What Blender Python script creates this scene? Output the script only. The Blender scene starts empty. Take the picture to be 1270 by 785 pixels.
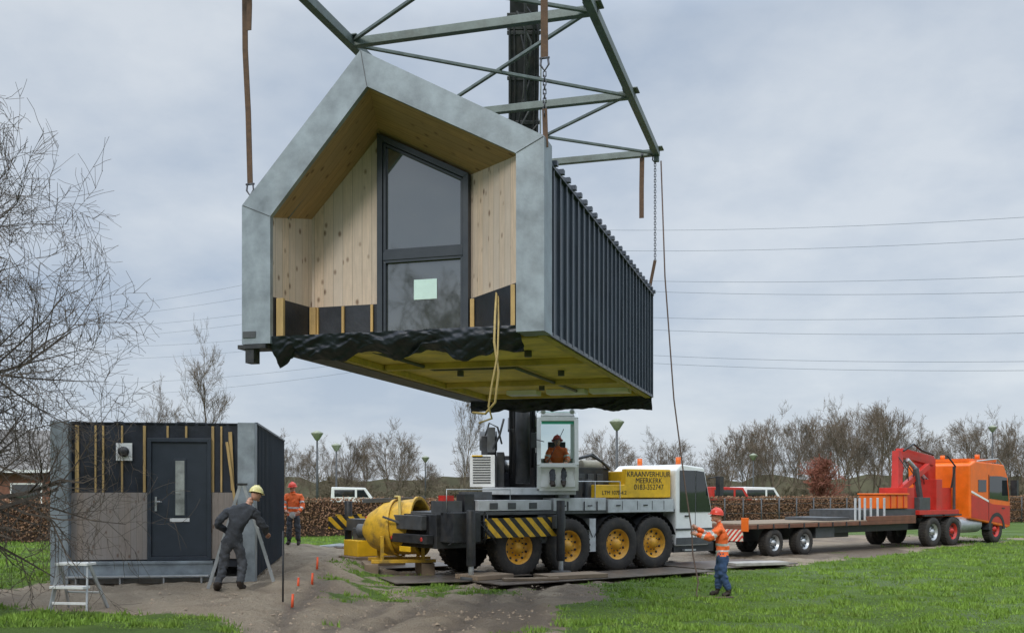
import bpy, math, random
import numpy as np
from mathutils import Vector, Matrix
random.seed(4); np.random.seed(4)
scene=bpy.context.scene
scene.view_settings.view_transform='Standard'
try: scene.view_settings.look='None'
except Exception: pass
scene.view_settings.exposure=0

# ---------------------------------------------------------------- materials
def nt(name):
    m=bpy.data.materials.new(name); m.use_nodes=True
    t=m.node_tree; b=t.nodes['Principled BSDF']
    return m,t,b
def mathn(t,op,a,b=None,c=None):
    n=t.nodes.new('ShaderNodeMath'); n.operation=op
    for i,x in enumerate((a,b,c)):
        if x is None: continue
        if isinstance(x,(int,float)): n.inputs[i].default_value=x
        else: t.links.new(x,n.inputs[i])
    return n.outputs[0]
def mixc(t,f,a,b,mode='MIX'):
    n=t.nodes.new('ShaderNodeMix'); n.data_type='RGBA'; n.blend_type=mode
    for s,x in ((0,f),(6,a),(7,b)):
        if isinstance(x,(int,float)): n.inputs[s].default_value=x
        elif isinstance(x,tuple): n.inputs[s].default_value=(*x[:3],1)
        else: t.links.new(x,n.inputs[s])
    return n.outputs[2]
def noise(t,vec,scale,detail=5,rough=.6):
    n=t.nodes.new('ShaderNodeTexNoise'); n.inputs['Scale'].default_value=scale
    n.inputs['Detail'].default_value=detail; n.inputs['Roughness'].default_value=rough
    if vec is not None: t.links.new(vec,n.inputs['Vector'])
    return n.outputs['Fac']
def coords(t,out='Object',scale=(1,1,1)):
    c=t.nodes.new('ShaderNodeTexCoord'); mp=t.nodes.new('ShaderNodeMapping')
    mp.inputs['Scale'].default_value=scale
    t.links.new(c.outputs[out],mp.inputs['Vector']); return mp.outputs[0]
def ramp(t,f,lo,hi):
    n=t.nodes.new('ShaderNodeMapRange'); n.inputs[1].default_value=lo; n.inputs[2].default_value=hi
    t.links.new(f,n.inputs[0]); return n.outputs[0]
def bumpn(t,b,h,strength,dist=.02):
    n=t.nodes.new('ShaderNodeBump'); n.inputs['Strength'].default_value=strength; n.inputs['Distance'].default_value=dist
    t.links.new(h,n.inputs['Height']); t.links.new(n.outputs[0],b.inputs['Normal'])
def M(name,c,rough=.6,metal=0.,var=.18,scale=5,bump=.15,bscale=40,stretch=(1,1,1),dirt=0.,spec=.5):
    m,t,b=nt(name); v=coords(t,'Object',stretch)
    n=ramp(t,noise(t,v,scale),.3,.7)
    col=mixc(t,n,tuple(x*(1-var) for x in c),tuple(min(1,x*(1+var)) for x in c))
    if dirt:
        d=ramp(t,noise(t,v,scale*.45,8,.7),.5,.72)
        col=mixc(t,mathn(t,'MULTIPLY',d,dirt),col,(.09,.075,.055))
    t.links.new(col,b.inputs['Base Color'])
    t.links.new(mathn(t,'ADD',mathn(t,'MULTIPLY',n,.15),rough-.07),b.inputs['Roughness'])
    b.inputs['Metallic'].default_value=metal; b.inputs['Specular IOR Level'].default_value=spec
    if bump: bumpn(t,b,noise(t,v,bscale),bump,.01)
    return m
def WOOD(name,c,grey=(.3,.28,.26),gf=.2,w=.14,knots=True):
    m,t,b=nt(name); tc=t.nodes.new('ShaderNodeTexCoord'); sp=t.nodes.new('ShaderNodeSeparateXYZ')
    t.links.new(tc.outputs['UV'],sp.inputs[0]); U,V=sp.outputs[0],sp.outputs[1]
    q=mathn(t,'DIVIDE',U,w); fl=mathn(t,'FLOOR',q); fr=mathn(t,'FRACT',q)
    wn=t.nodes.new('ShaderNodeTexWhiteNoise'); wn.noise_dimensions='1D'; t.links.new(fl,wn.inputs['W'])
    cb=t.nodes.new('ShaderNodeCombineXYZ'); t.links.new(mathn(t,'MULTIPLY',U,22.),cb.inputs[0])
    t.links.new(mathn(t,'ADD',mathn(t,'MULTIPLY',V,1.6),mathn(t,'MULTIPLY',wn.outputs[0],37.)),cb.inputs[1])
    g=ramp(t,noise(t,cb.outputs[0],1.6,7,.65),.3,.7)
    cb2=t.nodes.new('ShaderNodeCombineXYZ'); t.links.new(mathn(t,'MULTIPLY',U,7.),cb2.inputs[0])
    t.links.new(mathn(t,'ADD',mathn(t,'MULTIPLY',V,4.2),mathn(t,'MULTIPLY',wn.outputs[0],11.)),cb2.inputs[1])
    vo=t.nodes.new('ShaderNodeTexVoronoi'); vo.inputs['Scale'].default_value=1.; t.links.new(cb2.outputs[0],vo.inputs['Vector'])
    kn=ramp(t,vo.outputs['Distance'],.22,.08)
    col=mixc(t,g,tuple(x*.72 for x in c),tuple(x*1.15 for x in c))
    col=mixc(t,mathn(t,'MULTIPLY',wn.outputs[0],gf*2),col,grey)
    big=ramp(t,noise(t,coords(t),1.4,6,.7),.4,.75)
    col=mixc(t,mathn(t,'MULTIPLY',big,.36),col,tuple(x*.55 for x in c))
    if knots: col=mixc(t,mathn(t,'MULTIPLY',kn,.8),col,(.13,.07,.04))
    gr=mathn(t,'LESS_THAN',fr,.045)
    col=mixc(t,mathn(t,'MULTIPLY',gr,.45),col,(.03,.02,.012))
    t.links.new(col,b.inputs['Base Color']); b.inputs['Roughness'].default_value=.8
    bumpn(t,b,mathn(t,'SUBTRACT',mathn(t,'MULTIPLY',g,.2),gr),.4,.006)
    return m
def CHEV(name,c1,c2,freq=3.2,sgn=1):
    m,t,b=nt(name); tc=t.nodes.new('ShaderNodeTexCoord'); sp=t.nodes.new('ShaderNodeSeparateXYZ')
    t.links.new(tc.outputs['Object'],sp.inputs[0])
    s=mathn(t,'MULTIPLY',mathn(t,'ADD',mathn(t,'ADD',sp.outputs[0],sp.outputs[1]),mathn(t,'MULTIPLY',sp.outputs[2],sgn*1.0)),freq)
    f=mathn(t,'GREATER_THAN',mathn(t,'FRACT',s),.5)
    col=mixc(t,f,c1,c2); d=ramp(t,noise(t,tc.outputs['Object'],7),.45,.8)
    col=mixc(t,mathn(t,'MULTIPLY',d,.6),col,(.08,.07,.05))
    t.links.new(col,b.inputs['Base Color']); b.inputs['Roughness'].default_value=.5
    return m
def GLASS(name,c=(.02,.025,.03),ior=1.9,rough=.03):
    m,t,b=nt(name); b.inputs['Base Color'].default_value=(*c,1); b.inputs['Roughness'].default_value=rough
    b.inputs['IOR'].default_value=ior
    bumpn(t,b,noise(t,coords(t),1.3,1),.04,.02); return m
def CLEAR(name):
    m=bpy.data.materials.new(name); m.use_nodes=True; t=m.node_tree; t.nodes.clear()
    o=t.nodes.new('ShaderNodeOutputMaterial'); mx=t.nodes.new('ShaderNodeMixShader'); fr=t.nodes.new('ShaderNodeFresnel')
    fr.inputs[0].default_value=1.8
    tr=t.nodes.new('ShaderNodeBsdfTransparent'); tr.inputs[0].default_value=(.80,.90,.87,1)
    gl=t.nodes.new('ShaderNodeBsdfGlossy'); gl.inputs['Roughness'].default_value=.03
    t.links.new(fr.outputs[0],mx.inputs[0]); t.links.new(tr.outputs[0],mx.inputs[1]); t.links.new(gl.outputs[0],mx.inputs[2])
    t.links.new(mx.outputs[0],o.inputs[0]); return m

zinc=M('galvanised_steel',(.265,.305,.335),.5,.2,.34,2.6,.15,25,dirt=.25)
clad=M('anthracite_cladding',(.062,.077,.100),.40,.3,.18,2,.04,8,dirt=.15)
memb=M('black_membrane',(.018,.023,.034),.5,0,.4,3,.6,9)
batten=M('pine_batten',(.50,.34,.14),.75,0,.25,8,.2,60,(1,1,.2),dirt=.2)
yfloor=M('yellow_subfloor',(.76,.58,.14),.65,0,.25,2,.25,14,dirt=.4)
yframe=M('yellow_beam',(.55,.41,.10),.6,0,.2,4,.2,20,dirt=.4)
frameM=M('window_frame_anthracite',(.035,.045,.06),.4,0,.1,5,.02)
white=M('white_paint',(.80,.81,.80),.45,0,.06,4,.03,30,dirt=.2)
paper=M('paper_mint',(.60,.80,.76),.8,0,.06,9,.05)
alu=M('aluminium',(.46,.48,.49),.4,.6,.12,8,.05,40,dirt=.2)
blk=M('black_machine_paint',(.026,.028,.032),.45,0,.4,6,.2,30,dirt=.4)
dgrey=M('dark_grey_steel',(.08,.085,.09),.5,.2,.25,6,.2,30,dirt=.4)
ltgrey=M('light_grey_paint',(.50,.52,.54),.42,0,.12,5,.06,30,dirt=.35)
yel=M('crane_yellow',(.80,.47,.02),.38,0,.12,4,.05,30,dirt=.3)
skipy=M('worn_yellow_paint',(.64,.38,.03),.5,0,.2,7,.25,20,dirt=.85)
yrim=M('wheel_yellow',(.72,.36,.03),.45,0,.2,7,.08,30,dirt=.5)
tyre=M('tyre_rubber',(.032,.029,.027),.85,0,.3,12,.4,60,dirt=.7)
red=M('truck_red',(.50,.03,.02),.35,0,.15,3,.04,20,dirt=.25)
orange=M('truck_orange',(.80,.15,.01),.35,0,.12,3,.04,20,dirt=.2)
truss=M('spreader_green_steel',(.145,.175,.165),.5,.3,.3,5,.15,30,dirt=.35)
strap=M('brown_sling',(.12,.072,.045),.85,0,.3,14,.4,80)
rope=M('tag_rope',(.16,.11,.09),.9,0,.2,20,.2)
chain=M('chain_steel',(.10,.10,.11),.5,.7,.2,20,.1)
hoseM=M('yellow_hose',(.42,.31,.12),.6,0,.2,10,.05)
concrete=M('concrete',(.38,.36,.33),.85,0,.2,6,.4,40)
brick=M('brick_wall',(.20,.09,.06),.85,0,.3,8,.4,40)
roofM=M('grey_roof_tiles',(.16,.15,.14),.8,0,.25,3,.4,12)
bark=M('bark',(.088,.07,.054),.9,0,.3,8,.3,30)
bark2=M('distant_bark',(.145,.112,.082),.95,0,.35,.25,0)
bark4=M('shrub_bark',(.12,.098,.06),.95,0,.4,.2,0)
bark3=M('russet_twigs',(.24,.09,.06),.95,0,.3,.6,0)
glass=GLASS('window_glass',(.05,.06,.062),2.6); glassd=GLASS('cab_glass',(.015,.02,.022),1.8); clear=CLEAR('cab_clear_glass')
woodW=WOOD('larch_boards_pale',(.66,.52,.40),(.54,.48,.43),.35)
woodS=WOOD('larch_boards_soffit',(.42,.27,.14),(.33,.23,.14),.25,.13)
woodG=WOOD('weathered_boards',(.33,.275,.235),(.31,.285,.27),.4,.11)
chevY=CHEV('warning_stripes',(.75,.45,.02),(.015,.015,.015))
chevR=CHEV('red_warning_stripes',(.7,.04,.02),(.8,.75,.6),6)
plateM=M('rusty_road_plate',(.15,.125,.105),.45,.3,.35,3,.3,20,dirt=.5)
timber=M('timber_mat',(.24,.18,.125),.85,0,.35,4,.3,30,(.4,4,1),dirt=.3)
brownside=M('trailer_rust_red',(.17,.07,.04),.65,0,.3,4,.2,25,dirt=.4)
hivis=M('hivis_orange',(.92,.16,.035),.7,0,.16,10,.4,30)
navy=M('navy_workwear',(.045,.050,.060),.85,0,.35,10,.6,40)
jeans=M('blue_jeans',(.035,.07,.15),.85,0,.3,12,.4,50)
dpants=M('dark_trousers',(.07,.076,.088),.85,0,.35,12,.5,50)
boots=M('leather_boots',(.035,.025,.018),.7,0,.3,12,.3)
skinM=M('skin',(.55,.30,.21),.55,0,.08,20,.05)
refl=M('reflective_tape',(.62,.64,.62),.35,.2,.05,20,0)
hair=M('hair',(.06,.04,.025),.8); eyeM=M('eye_dark',(.02,.015,.01),.3); lipM=M('lips',(.35,.12,.09),.5)
hRed=M('helmet_red',(.70,.06,.03),.3,0,.05,5,0); hYel=M('helmet_yellow',(.75,.68,.30),.3,0,.05,5,0)
pegM=M('orange_marker',(.85,.12,.04),.5,0,.05)

# ---------------------------------------------------------------- mesh builder
class MB:
    def __init__(s,xf=None): s.v=[];s.f=[];s.m=[];s.sm=[];s.uv=[];s.mats=[];s.xf=xf
    def add(s,vs,fs,mat,smooth=False,uvs=None):
        if mat not in s.mats: s.mats.append(mat)
        k=s.mats.index(mat); o=len(s.v)
        for p in vs:
            p=Vector(p)
            s.v.append(tuple(s.xf@p) if s.xf else tuple(p))
        for i,f in enumerate(fs):
            s.f.append([o+a for a in f]); s.m.append(k); s.sm.append(smooth)
            s.uv.append([uvs[a] for a in f] if uvs else None)
    def box(s,x0,x1,y0,y1,z0,z1,mat):
        vs=[(x0,y0,z0),(x1,y0,z0),(x1,y1,z0),(x0,y1,z0),(x0,y0,z1),(x1,y0,z1),(x1,y1,z1),(x0,y1,z1)]
        s.add(vs,[(0,3,2,1),(4,5,6,7),(0,1,5,4),(1,2,6,5),(2,3,7,6),(3,0,4,7)],mat)
    def prism(s,poly,y0,y1,mat):   # poly in XZ, extruded along Y
        n=len(poly); vs=[(p[0],y0,p[1]) for p in poly]+[(p[0],y1,p[1]) for p in poly]
        fs=[tuple(range(n)),tuple(range(2*n-1,n-1,-1))]+[(i,i+n,(i+1)%n+n,(i+1)%n) for i in range(n)]
        s.add(vs,fs,mat)
    def beam(s,p,q,w,h,mat,up=(0,0,1)):
        p=Vector(p);q=Vector(q);d=(q-p).normalized();u=Vector(up)
        if abs(d.dot(u))>.98: u=Vector((0,1,0))
        a=d.cross(u).normalized()*w/2; b=a.cross(d).normalized()*h/2
        vs=[p-a-b,p+a-b,p+a+b,p-a+b,q-a-b,q+a-b,q+a+b,q-a+b]
        s.add(vs,[(0,1,2,3),(7,6,5,4),(0,4,5,1),(1,5,6,2),(2,6,7,3),(3,7,4,0)],mat)
    def tube(s,pts,r,mat,n=8,smooth=True):
        pts=[Vector(p) for p in pts]; R=r if isinstance(r,(list,tuple)) else [r]*len(pts)
        vs=[];fs=[]; pa=None
        for i,p in enumerate(pts):
            d=(pts[min(i+1,len(pts)-1)]-pts[max(i-1,0)]).normalized()
            a=pa if pa is not None else (Vector((0,0,1)) if abs(d.z)<.9 else Vector((1,0,0)))
            a=(a-d*a.dot(d)).normalized(); pa=a; b=d.cross(a)
            for k in range(n):
                t=2*math.pi*k/n; vs.append(p+(a*math.cos(t)+b*math.sin(t))*R[i])
        for i in range(len(pts)-1):
            for k in range(n):
                fs.append((i*n+k,i*n+(k+1)%n,(i+1)*n+(k+1)%n,(i+1)*n+k))
        fs.append(tuple(range(n))[::-1]); fs.append(tuple(range((len(pts)-1)*n,len(pts)*n)))
        s.add(vs,fs,mat,smooth and n>4)
    def cyl(s,p,q,r,mat,n=16): s.tube([p,q],r,mat,n)
    def lathe(s,prof,org,axis,mat,n=28,smooth=True):
        org=Vector(org);d=Vector(axis).normalized()
        a=(Vector((0,0,1)) if abs(d.z)<.9 else Vector((1,0,0)))
        a=(a-d*a.dot(d)).normalized(); b=d.cross(a); vs=[];fs=[]
        for (r,h) in prof:
            for k in range(n):
                t=2*math.pi*k/n; vs.append(org+d*h+(a*math.cos(t)+b*math.sin(t))*max(r,1e-4))
        for i in range(len(prof)-1):
            for k in range(n):
                k2=(k+1)%n; fs.append((i*n+k,i*n+k2,(i+1)*n+k2,(i+1)*n+k))
        s.add(vs,fs,mat,smooth)
    def ell(s,c,r,mat,rot=None,n=12,m=8,zmin=-1):
        vs=[];fs=[]; c=Vector(c)
        for i in range(m+1):
            ph=math.asin(zmin)+(math.pi/2-math.asin(zmin))*i/m
            for k in range(n):
                t=2*math.pi*k/n
                p=Vector((r[0]*math.cos(t)*math.cos(ph),r[1]*math.sin(t)*math.cos(ph),r[2]*math.sin(ph)))
                if rot: p=rot@p
                vs.append(c+p)
        for i in range(m):
            for k in range(n): fs.append((i*n+k,i*n+(k+1)%n,(i+1)*n+(k+1)%n,(i+1)*n+k))
        s.add(vs,fs,mat,True)
    def quad(s,pts,mat,e1=(1,0,0),e2=(0,0,1),off=0):
        e1=Vector(e1).normalized();e2=Vector(e2).normalized()
        s.add(pts,[tuple(range(len(pts)))],mat,False,[(Vector(p).dot(e1)+off,Vector(p).dot(e2)) for p in pts])
    def obj(s,name,parent=None,bevel=0,loc=None,rot=0):
        me=bpy.data.meshes.new(name); me.from_pydata(s.v,[],s.f)
        for m in s.mats: me.materials.append(m)
        me.polygons.foreach_set('material_index',s.m); me.polygons.foreach_set('use_smooth',s.sm)
        if any(u for u in s.uv):
            ul=me.uv_layers.new(name='UVMap'); i=0
            for f,u in zip(s.f,s.uv):
                for k in range(len(f)):
                    ul.data[i].uv=u[k] if u else (0,0); i+=1
        me.update()
        o=bpy.data.objects.new(name,me); scene.collection.objects.link(o)
        if parent: o.parent=parent
        if loc: o.location=loc
        o.rotation_euler[2]=rot
        if bevel:
            b=o.modifiers.new('bev','BEVEL'); b.width=bevel; b.segments=2; b.limit_method='ANGLE'; b.angle_limit=.7
        return o
def empty(name,loc=(0,0,0),rot=0):
    e=bpy.data.objects.new(name,None); e.empty_display_size=.2; scene.collection.objects.link(e)
    e.location=loc; e.rotation_euler[2]=rot; return e
def text(body,parent,loc,size,mat,name='lettering',rz=0):
    c=bpy.data.curves.new(name,'FONT'); c.body=body; c.size=size; c.extrude=.002; c.align_x='CENTER'
    c.space_line=.85; c.materials.append(mat)
    o=bpy.data.objects.new(name,c); scene.collection.objects.link(o); o.parent=parent; o.location=loc
    o.rotation_euler=(math.pi/2,0,rz); return o

# ---------------------------------------------------------------- numpy noise + terrain
_T=np.random.RandomState(7).rand(256,256)
def vn(x,y):
    xi=np.floor(x).astype(int); yi=np.floor(y).astype(int); fx=x-xi; fy=y-yi
    fx=fx*fx*(3-2*fx); fy=fy*fy*(3-2*fy)
    g=lambda a,b:_T[a%256,b%256]
    return (g(xi,yi)*(1-fx)+g(xi+1,yi)*fx)*(1-fy)+(g(xi,yi+1)*(1-fx)+g(xi+1,yi+1)*fx)*fy
def fbm(x,y,o=4):
    s=0;a=.5;t=0
    for i in range(o): s=s+a*vn(x*2**i+i*17.3,y*2**i+i*9.1); t+=a; a*=.5
    return s/t
def sst(a,b,x): t=np.clip((x-a)/(b-a),0,1); return t*t*(3-2*t)
def sdpoly(x,y,poly):
    d=np.full(x.shape,1e9); ins=np.zeros(x.shape,bool); n=len(poly)
    for i in range(n):
        ax,ay=poly[i];bx,by=poly[(i+1)%n]; ex,ey=bx-ax,by-ay
        t=np.clip(((x-ax)*ex+(y-ay)*ey)/(ex*ex+ey*ey),0,1)
        d=np.minimum(d,np.hypot(x-ax-t*ex,y-ay-t*ey))
        c=((ay>y)!=(by>y)); xx=(bx-ax)*(y-ay)/(by-ay+1e-12)+ax
        ins^=c&(x<xx)
    return np.where(ins,d,-d)
D=[(-10.5,16.2),(-7.7,15.2),(-5.7,14.8),(-3.9,13.6),(-3.6,10),(.5,10),(.85,14.1),(1.0,17),(2.0,19.9),(1.9,21.6),(7.5,26.4),(14.5,34.6),(22,42),(17,46),(5,40),(-3,37),(-9,36),(-9.0,24),(-9.3,18.8),(-11,18.2)]
TG=[(-4.6,25),(-3.8,20.5),(-3.1,17.6),(-1.5,18.4),(-.2,20),(-.6,22),(-1.9,23),(-3.4,24.2)]
def dirtmask(x,y):
    n=(fbm(x*.9,y*.9)-.5)*2.2+(fbm(x*4+9,y*4)-.5)*.8
    a=sst(-.3,.45,sdpoly(x,y,D)+n*.65)
    b=sst(-.2,.5,sdpoly(x,y,TG)+n*1.0-.1)*(.35+.65*sst(.42,.58,fbm(x*2.3+7,y*2.3)))
    spots=sst(.54,.66,fbm(x*.8+40,y*.8+3))*.6*(sdpoly(x,y,D)<1.8)*(x>-2.8)
    return np.clip(a*(1-b)*(1-spots),0,1)
def ruts(x,y):
    r=0
    for (c,k,q,w) in ((-2.5,.06,.004,.17),(-1.9,.06,.004,.17),(-.9,.10,.0,.2),(-.15,.10,.0,.2),(-3.2,-.10,.0,.14)):
        cx=c+k*(y-14)+q*(y-14)**2+.12*np.sin(y*.9+c)
        r=r+np.exp(-((x-cx)/w)**2)
    return np.clip(r,0,1)*sst(24,20,y)*(.5+.8*fbm(x*3,y*1.2))
def height(x,y):
    h=.2*sst(-2.2,-4.6,x)*sst(34,28,y)-.1*np.exp(-((x-5)**2/8+(y-19)**2/22))
    h=h+.30*np.exp(-((x+4.1)**2/.35+(y-22.5)**2/7))*(.6+.8*fbm(x*1.5,y*1.5))
    h=h+.27*np.exp(-((x+6.2)**2/1.6+(y-29)**2/3))
    h=h+.16*np.exp(-((x+3.4)**2/.5+(y-19.2)**2/.6))
    return h
def zat(x,y): return float(height(np.array([float(x)]),np.array([float(y)]))[0])
def gmat():
    m,t,b=nt('ground_soil_and_grass'); at=t.nodes.new('ShaderNodeAttribute'); at.attribute_name='dirt'
    a2=t.nodes.new('ShaderNodeAttribute'); a2.attribute_name='mud'
    v=coords(t)
    n1=ramp(t,noise(t,v,.7,8,.65),.35,.65); n2=ramp(t,noise(t,v,5,8,.7),.35,.68); n3=ramp(t,noise(t,v,28,5,.7),.3,.7)
    n4=ramp(t,noise(t,v,90,4,.7),.35,.65)
    soil=mixc(t,n1,(.34,.265,.19),(.56,.465,.35)); soil=mixc(t,mathn(t,'MULTIPLY',n2,.5),soil,(.29,.22,.155))
    soil=mixc(t,mathn(t,'MULTIPLY',n3,.4),soil,(.60,.51,.39)); soil=mixc(t,mathn(t,'MULTIPLY',n4,.3),soil,(.20,.15,.10))
    soil=mixc(t,mathn(t,'MULTIPLY',a2.outputs['Fac'],.75),soil,(.15,.11,.077))
    g=mixc(t,n1,(.09,.16,.024),(.15,.25,.04)); g=mixc(t,mathn(t,'MULTIPLY',n2,.35),g,(.10,.12,.035))
    f=ramp(t,mathn(t,'ADD',at.outputs['Fac'],mathn(t,'MULTIPLY',mathn(t,'SUBTRACT',n2,.5),.5)),.3,.6)
    t.links.new(mixc(t,f,g,soil),b.inputs['Base Color'])
    t.links.new(mathn(t,'SUBTRACT',.95,mathn(t,'MULTIPLY',a2.outputs['Fac'],.45)),b.inputs['Roughness'])
    b.inputs['Specular IOR Level'].default_value=.3
    bumpn(t,b,mathn(t,'ADD',mathn(t,'MULTIPLY',n2,1.),mathn(t,'MULTIPLY',n3,.6)),.9,.08)
    return m
xs=np.concatenate([[-1500,-600,-250,-120,-60,-35,-24],np.arange(-16,16.01,.09),np.arange(17,40,1.),[60,120,250,600,1500]])
ys=np.concatenate([[-300,-60,-10,5,9],np.arange(11,31,.09),np.arange(31,60,.7),[70,100,160,300,700,2500]])
X,Y=np.meshgrid(xs,ys); dm=dirtmask(X,Y); rt=ruts(X,Y)*dm
near=(np.abs(X)<16)&(Y>11)&(Y<31)
Z=height(X,Y)+near*(dm*((fbm(X*1.6,Y*1.6)-.5)*.14+(fbm(X*5,Y*5,5)-.5)*.13)-rt*.09+(1-dm)*(fbm(X*2,Y*2)-.5)*.05)
mud=np.clip(rt*1.0+sst(.48,.64,fbm(X*.5+11,Y*.5))*.85*sst(-4.0,-2.0,X)+sst(.55,.7,fbm(X*1.7+3,Y*1.7))*.4,0,1)
ny,nx=X.shape; V=np.stack([X,Y,Z],-1).reshape(-1,3)
idx=np.arange(nx*ny).reshape(ny,nx)
F=np.stack([idx[:-1,:-1],idx[:-1,1:],idx[1:,1:],idx[1:,:-1]],-1).reshape(-1,4)
def npmesh(name,V,F,mat,smooth=False,parent=None):
    me=bpy.data.meshes.new(name); k=F.shape[1]
    me.vertices.add(len(V)); me.vertices.foreach_set('co',V.astype(np.float32).ravel())
    me.loops.add(F.size); me.loops.foreach_set('vertex_index',F.astype(np.int32).ravel())
    me.polygons.add(len(F)); me.polygons.foreach_set('loop_start',(np.arange(len(F))*k).astype(np.int32))
    me.polygons.foreach_set('use_smooth',np.full(len(F),smooth))
    me.update(calc_edges=True); me.materials.append(mat)
    o=bpy.data.objects.new(name,me); scene.collection.objects.link(o)
    if parent: o.parent=parent
    return o
go=npmesh('ground',V,F,gmat(),True)
for nm_,ar in (('dirt',dm),('mud',mud)):
    a=go.data.attributes.new(nm_,'FLOAT','POINT'); a.data.foreach_set('value',ar.ravel().astype(np.float32))

def grass():
    N=360000; r=np.random
    d=13.2*np.exp(r.rand(N)*math.log(44/13.2)); k=(r.rand(N)*1.2-.6); x=k*d; y=d
    keep=(r.rand(N)>dirtmask(x,y)*1.02+ sst(.45,.33,fbm(x*2.2,y*2.2))*.75); x=x[keep];y=y[keep]
    h9=[(-8.9,19.1),(-4.9,19.7),(-6,27.4),(-10,26.8)]; keep=sdpoly(x,y,h9)<0; x=x[keep];y=y[keep]
    n=len(x); z=height(x,y)+(fbm(x*2,y*2)-.5)*.05-.01
    tuft=sst(.48,.66,fbm(x*2.6+5,y*2.6))
    hgt=(.025+.045*r.rand(n))*(.45+1.2*tuft); w=.006+.0006*y; a=r.rand(n)*6.28; l=r.rand(n)*6.28; le=hgt*.7*r.rand(n)
    ca,sa=np.cos(a)*w,np.sin(a)*w
    V=np.empty((n,3,3)); V[:,0]=np.stack([x-ca,y-sa,z],-1); V[:,1]=np.stack([x+ca,y+sa,z],-1)
    V[:,2]=np.stack([x+np.cos(l)*le,y+np.sin(l)*le,z+hgt],-1)
    m,t,b=nt('grass_blades'); v=coords(t)
    n1=ramp(t,noise(t,v,.6,6,.7),.38,.62); n2=ramp(t,noise(t,v,14,3),.3,.7); n3=ramp(t,noise(t,v,2.2,5,.7),.5,.72)
    c=mixc(t,n1,(.10,.19,.024),(.205,.345,.045)); c=mixc(t,mathn(t,'MULTIPLY',n2,.45),c,(.26,.37,.075))
    c=mixc(t,mathn(t,'MULTIPLY',n3,.42),c,(.22,.20,.08))
    t.links.new(c,b.inputs['Base Color']); b.inputs['Roughness'].default_value=.6; b.inputs['Specular IOR Level'].default_value=.25
    npmesh('grass',V.reshape(-1,3),np.arange(n*3).reshape(-1,3),m)
grass()
def clods():
    N=7500; r=np.random; x=r.uniform(-9.5,8,N); y=13.3*np.exp(r.rand(N)*math.log(30/13.3))
    k=(r.rand(N)<dirtmask(x,y)*.9)&(fbm(x*1.1,y*1.1)>.42); x=x[k];y=y[k]
    mb=MB(); st=M('soil_clod',(.30,.235,.17),.9,0,.4,9,.4,30)
    for a,b in zip(x,y):
        s=random.choice([.012,.015,.02,.025,.035])*random.uniform(.6,1.3); z=zat(a,b)
        q=[Vector((random.uniform(.6,1.2)*ux*s,random.uniform(.6,1.2)*uy*s,random.uniform(.5,.9)*uz*s)) for ux,uy,uz in ((1,0,0),(0,1,0),(-1,0,0),(0,-1,0),(0,0,1))]
        mb.add([Vector((a,b,z))+p for p in q],[(0,1,4),(1,2,4),(2,3,4),(3,0,4)],st)
    mb.obj('soil_clods')
clods()

# ---------------------------------------------------------------- prefab gabled module (suspended)
hz=empty('prefab_gabled_house_module',(-3.463,12.92,3.87),math.radians(-16.3))
OUT=[(0,0),(0,1.78),(1.656,3.57),(4.0,2.28),(4.0,0)]
INN=[(.406,0),(.406,1.61),(1.743,3.11),(3.657,2.106),(3.657,0)]
mb=MB()
for i in range(4):
    a,b=OUT[i],OUT[i+1]; c,d=INN[i],INN[i+1]
    mb.add([(a[0],0,a[1]),(b[0],0,b[1]),(d[0],0,d[1]),(c[0],0,c[1])],[(0,1,2,3)],zinc)
    mb.add([(a[0],0,a[1]),(b[0],0,b[1]),(b[0],.38,b[1]),(a[0],.38,a[1])],[(3,2,1,0)],zinc)
    mb.add([(c[0],0,c[1]),(d[0],0,d[1]),(d[0],.07,d[1]),(c[0],.07,c[1])],[(0,1,2,3)],zinc)
    mb.add([(a[0],.38,a[1]),(b[0],.38,b[1]),(d[0],.38,d[1]),(c[0],.38,c[1])],[(3,2,1,0)],zinc)
mb.add([(0,0,0),(.406,0,0),(.406,.38,0),(0,.38,0)],[(0,3,2,1)],zinc)
mb.add([(3.657,0,0),(4,0,0),(4,.38,0),(3.657,.38,0)],[(0,3,2,1)],zinc)
mb.obj('portal_frame',hz)
mb=MB()
mb.beam((0.02,-.004,1.775),(.40,-.004,1.612),.006,.006,dgrey); mb.beam((1.66,-.004,3.56),(1.742,-.004,3.12),.006,.006,dgrey); mb.beam((3.99,-.004,2.27),(3.66,-.004,2.11),.006,.006,dgrey)
mb.box(.02,.2,-.012,-.002,.08,.16,dgrey); mb.box(-.05,.35,-.02,.3,-.06,-.01,blk); mb.box(.05,.17,.0,.15,-.24,-.06,blk)
mb.obj('frame_seams',hz)
B0=.07;B1=.9;zb=.6
mb=MB()
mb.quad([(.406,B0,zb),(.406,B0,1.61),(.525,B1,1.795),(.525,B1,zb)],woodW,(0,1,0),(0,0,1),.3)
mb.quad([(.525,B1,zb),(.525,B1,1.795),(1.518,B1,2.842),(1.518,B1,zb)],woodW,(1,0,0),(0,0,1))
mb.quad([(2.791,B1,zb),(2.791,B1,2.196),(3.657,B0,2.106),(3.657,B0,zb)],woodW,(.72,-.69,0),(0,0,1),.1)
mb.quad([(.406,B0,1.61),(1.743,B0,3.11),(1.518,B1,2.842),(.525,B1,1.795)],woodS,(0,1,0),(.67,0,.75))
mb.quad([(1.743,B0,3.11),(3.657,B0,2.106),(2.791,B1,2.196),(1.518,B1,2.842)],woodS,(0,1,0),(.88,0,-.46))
mb.obj('timber_lining',hz)
mb=MB()
mb.quad([(.406,B0,0),(.406,B0,zb),(.525,B1,zb),(.525,B1,0)],memb)
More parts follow.
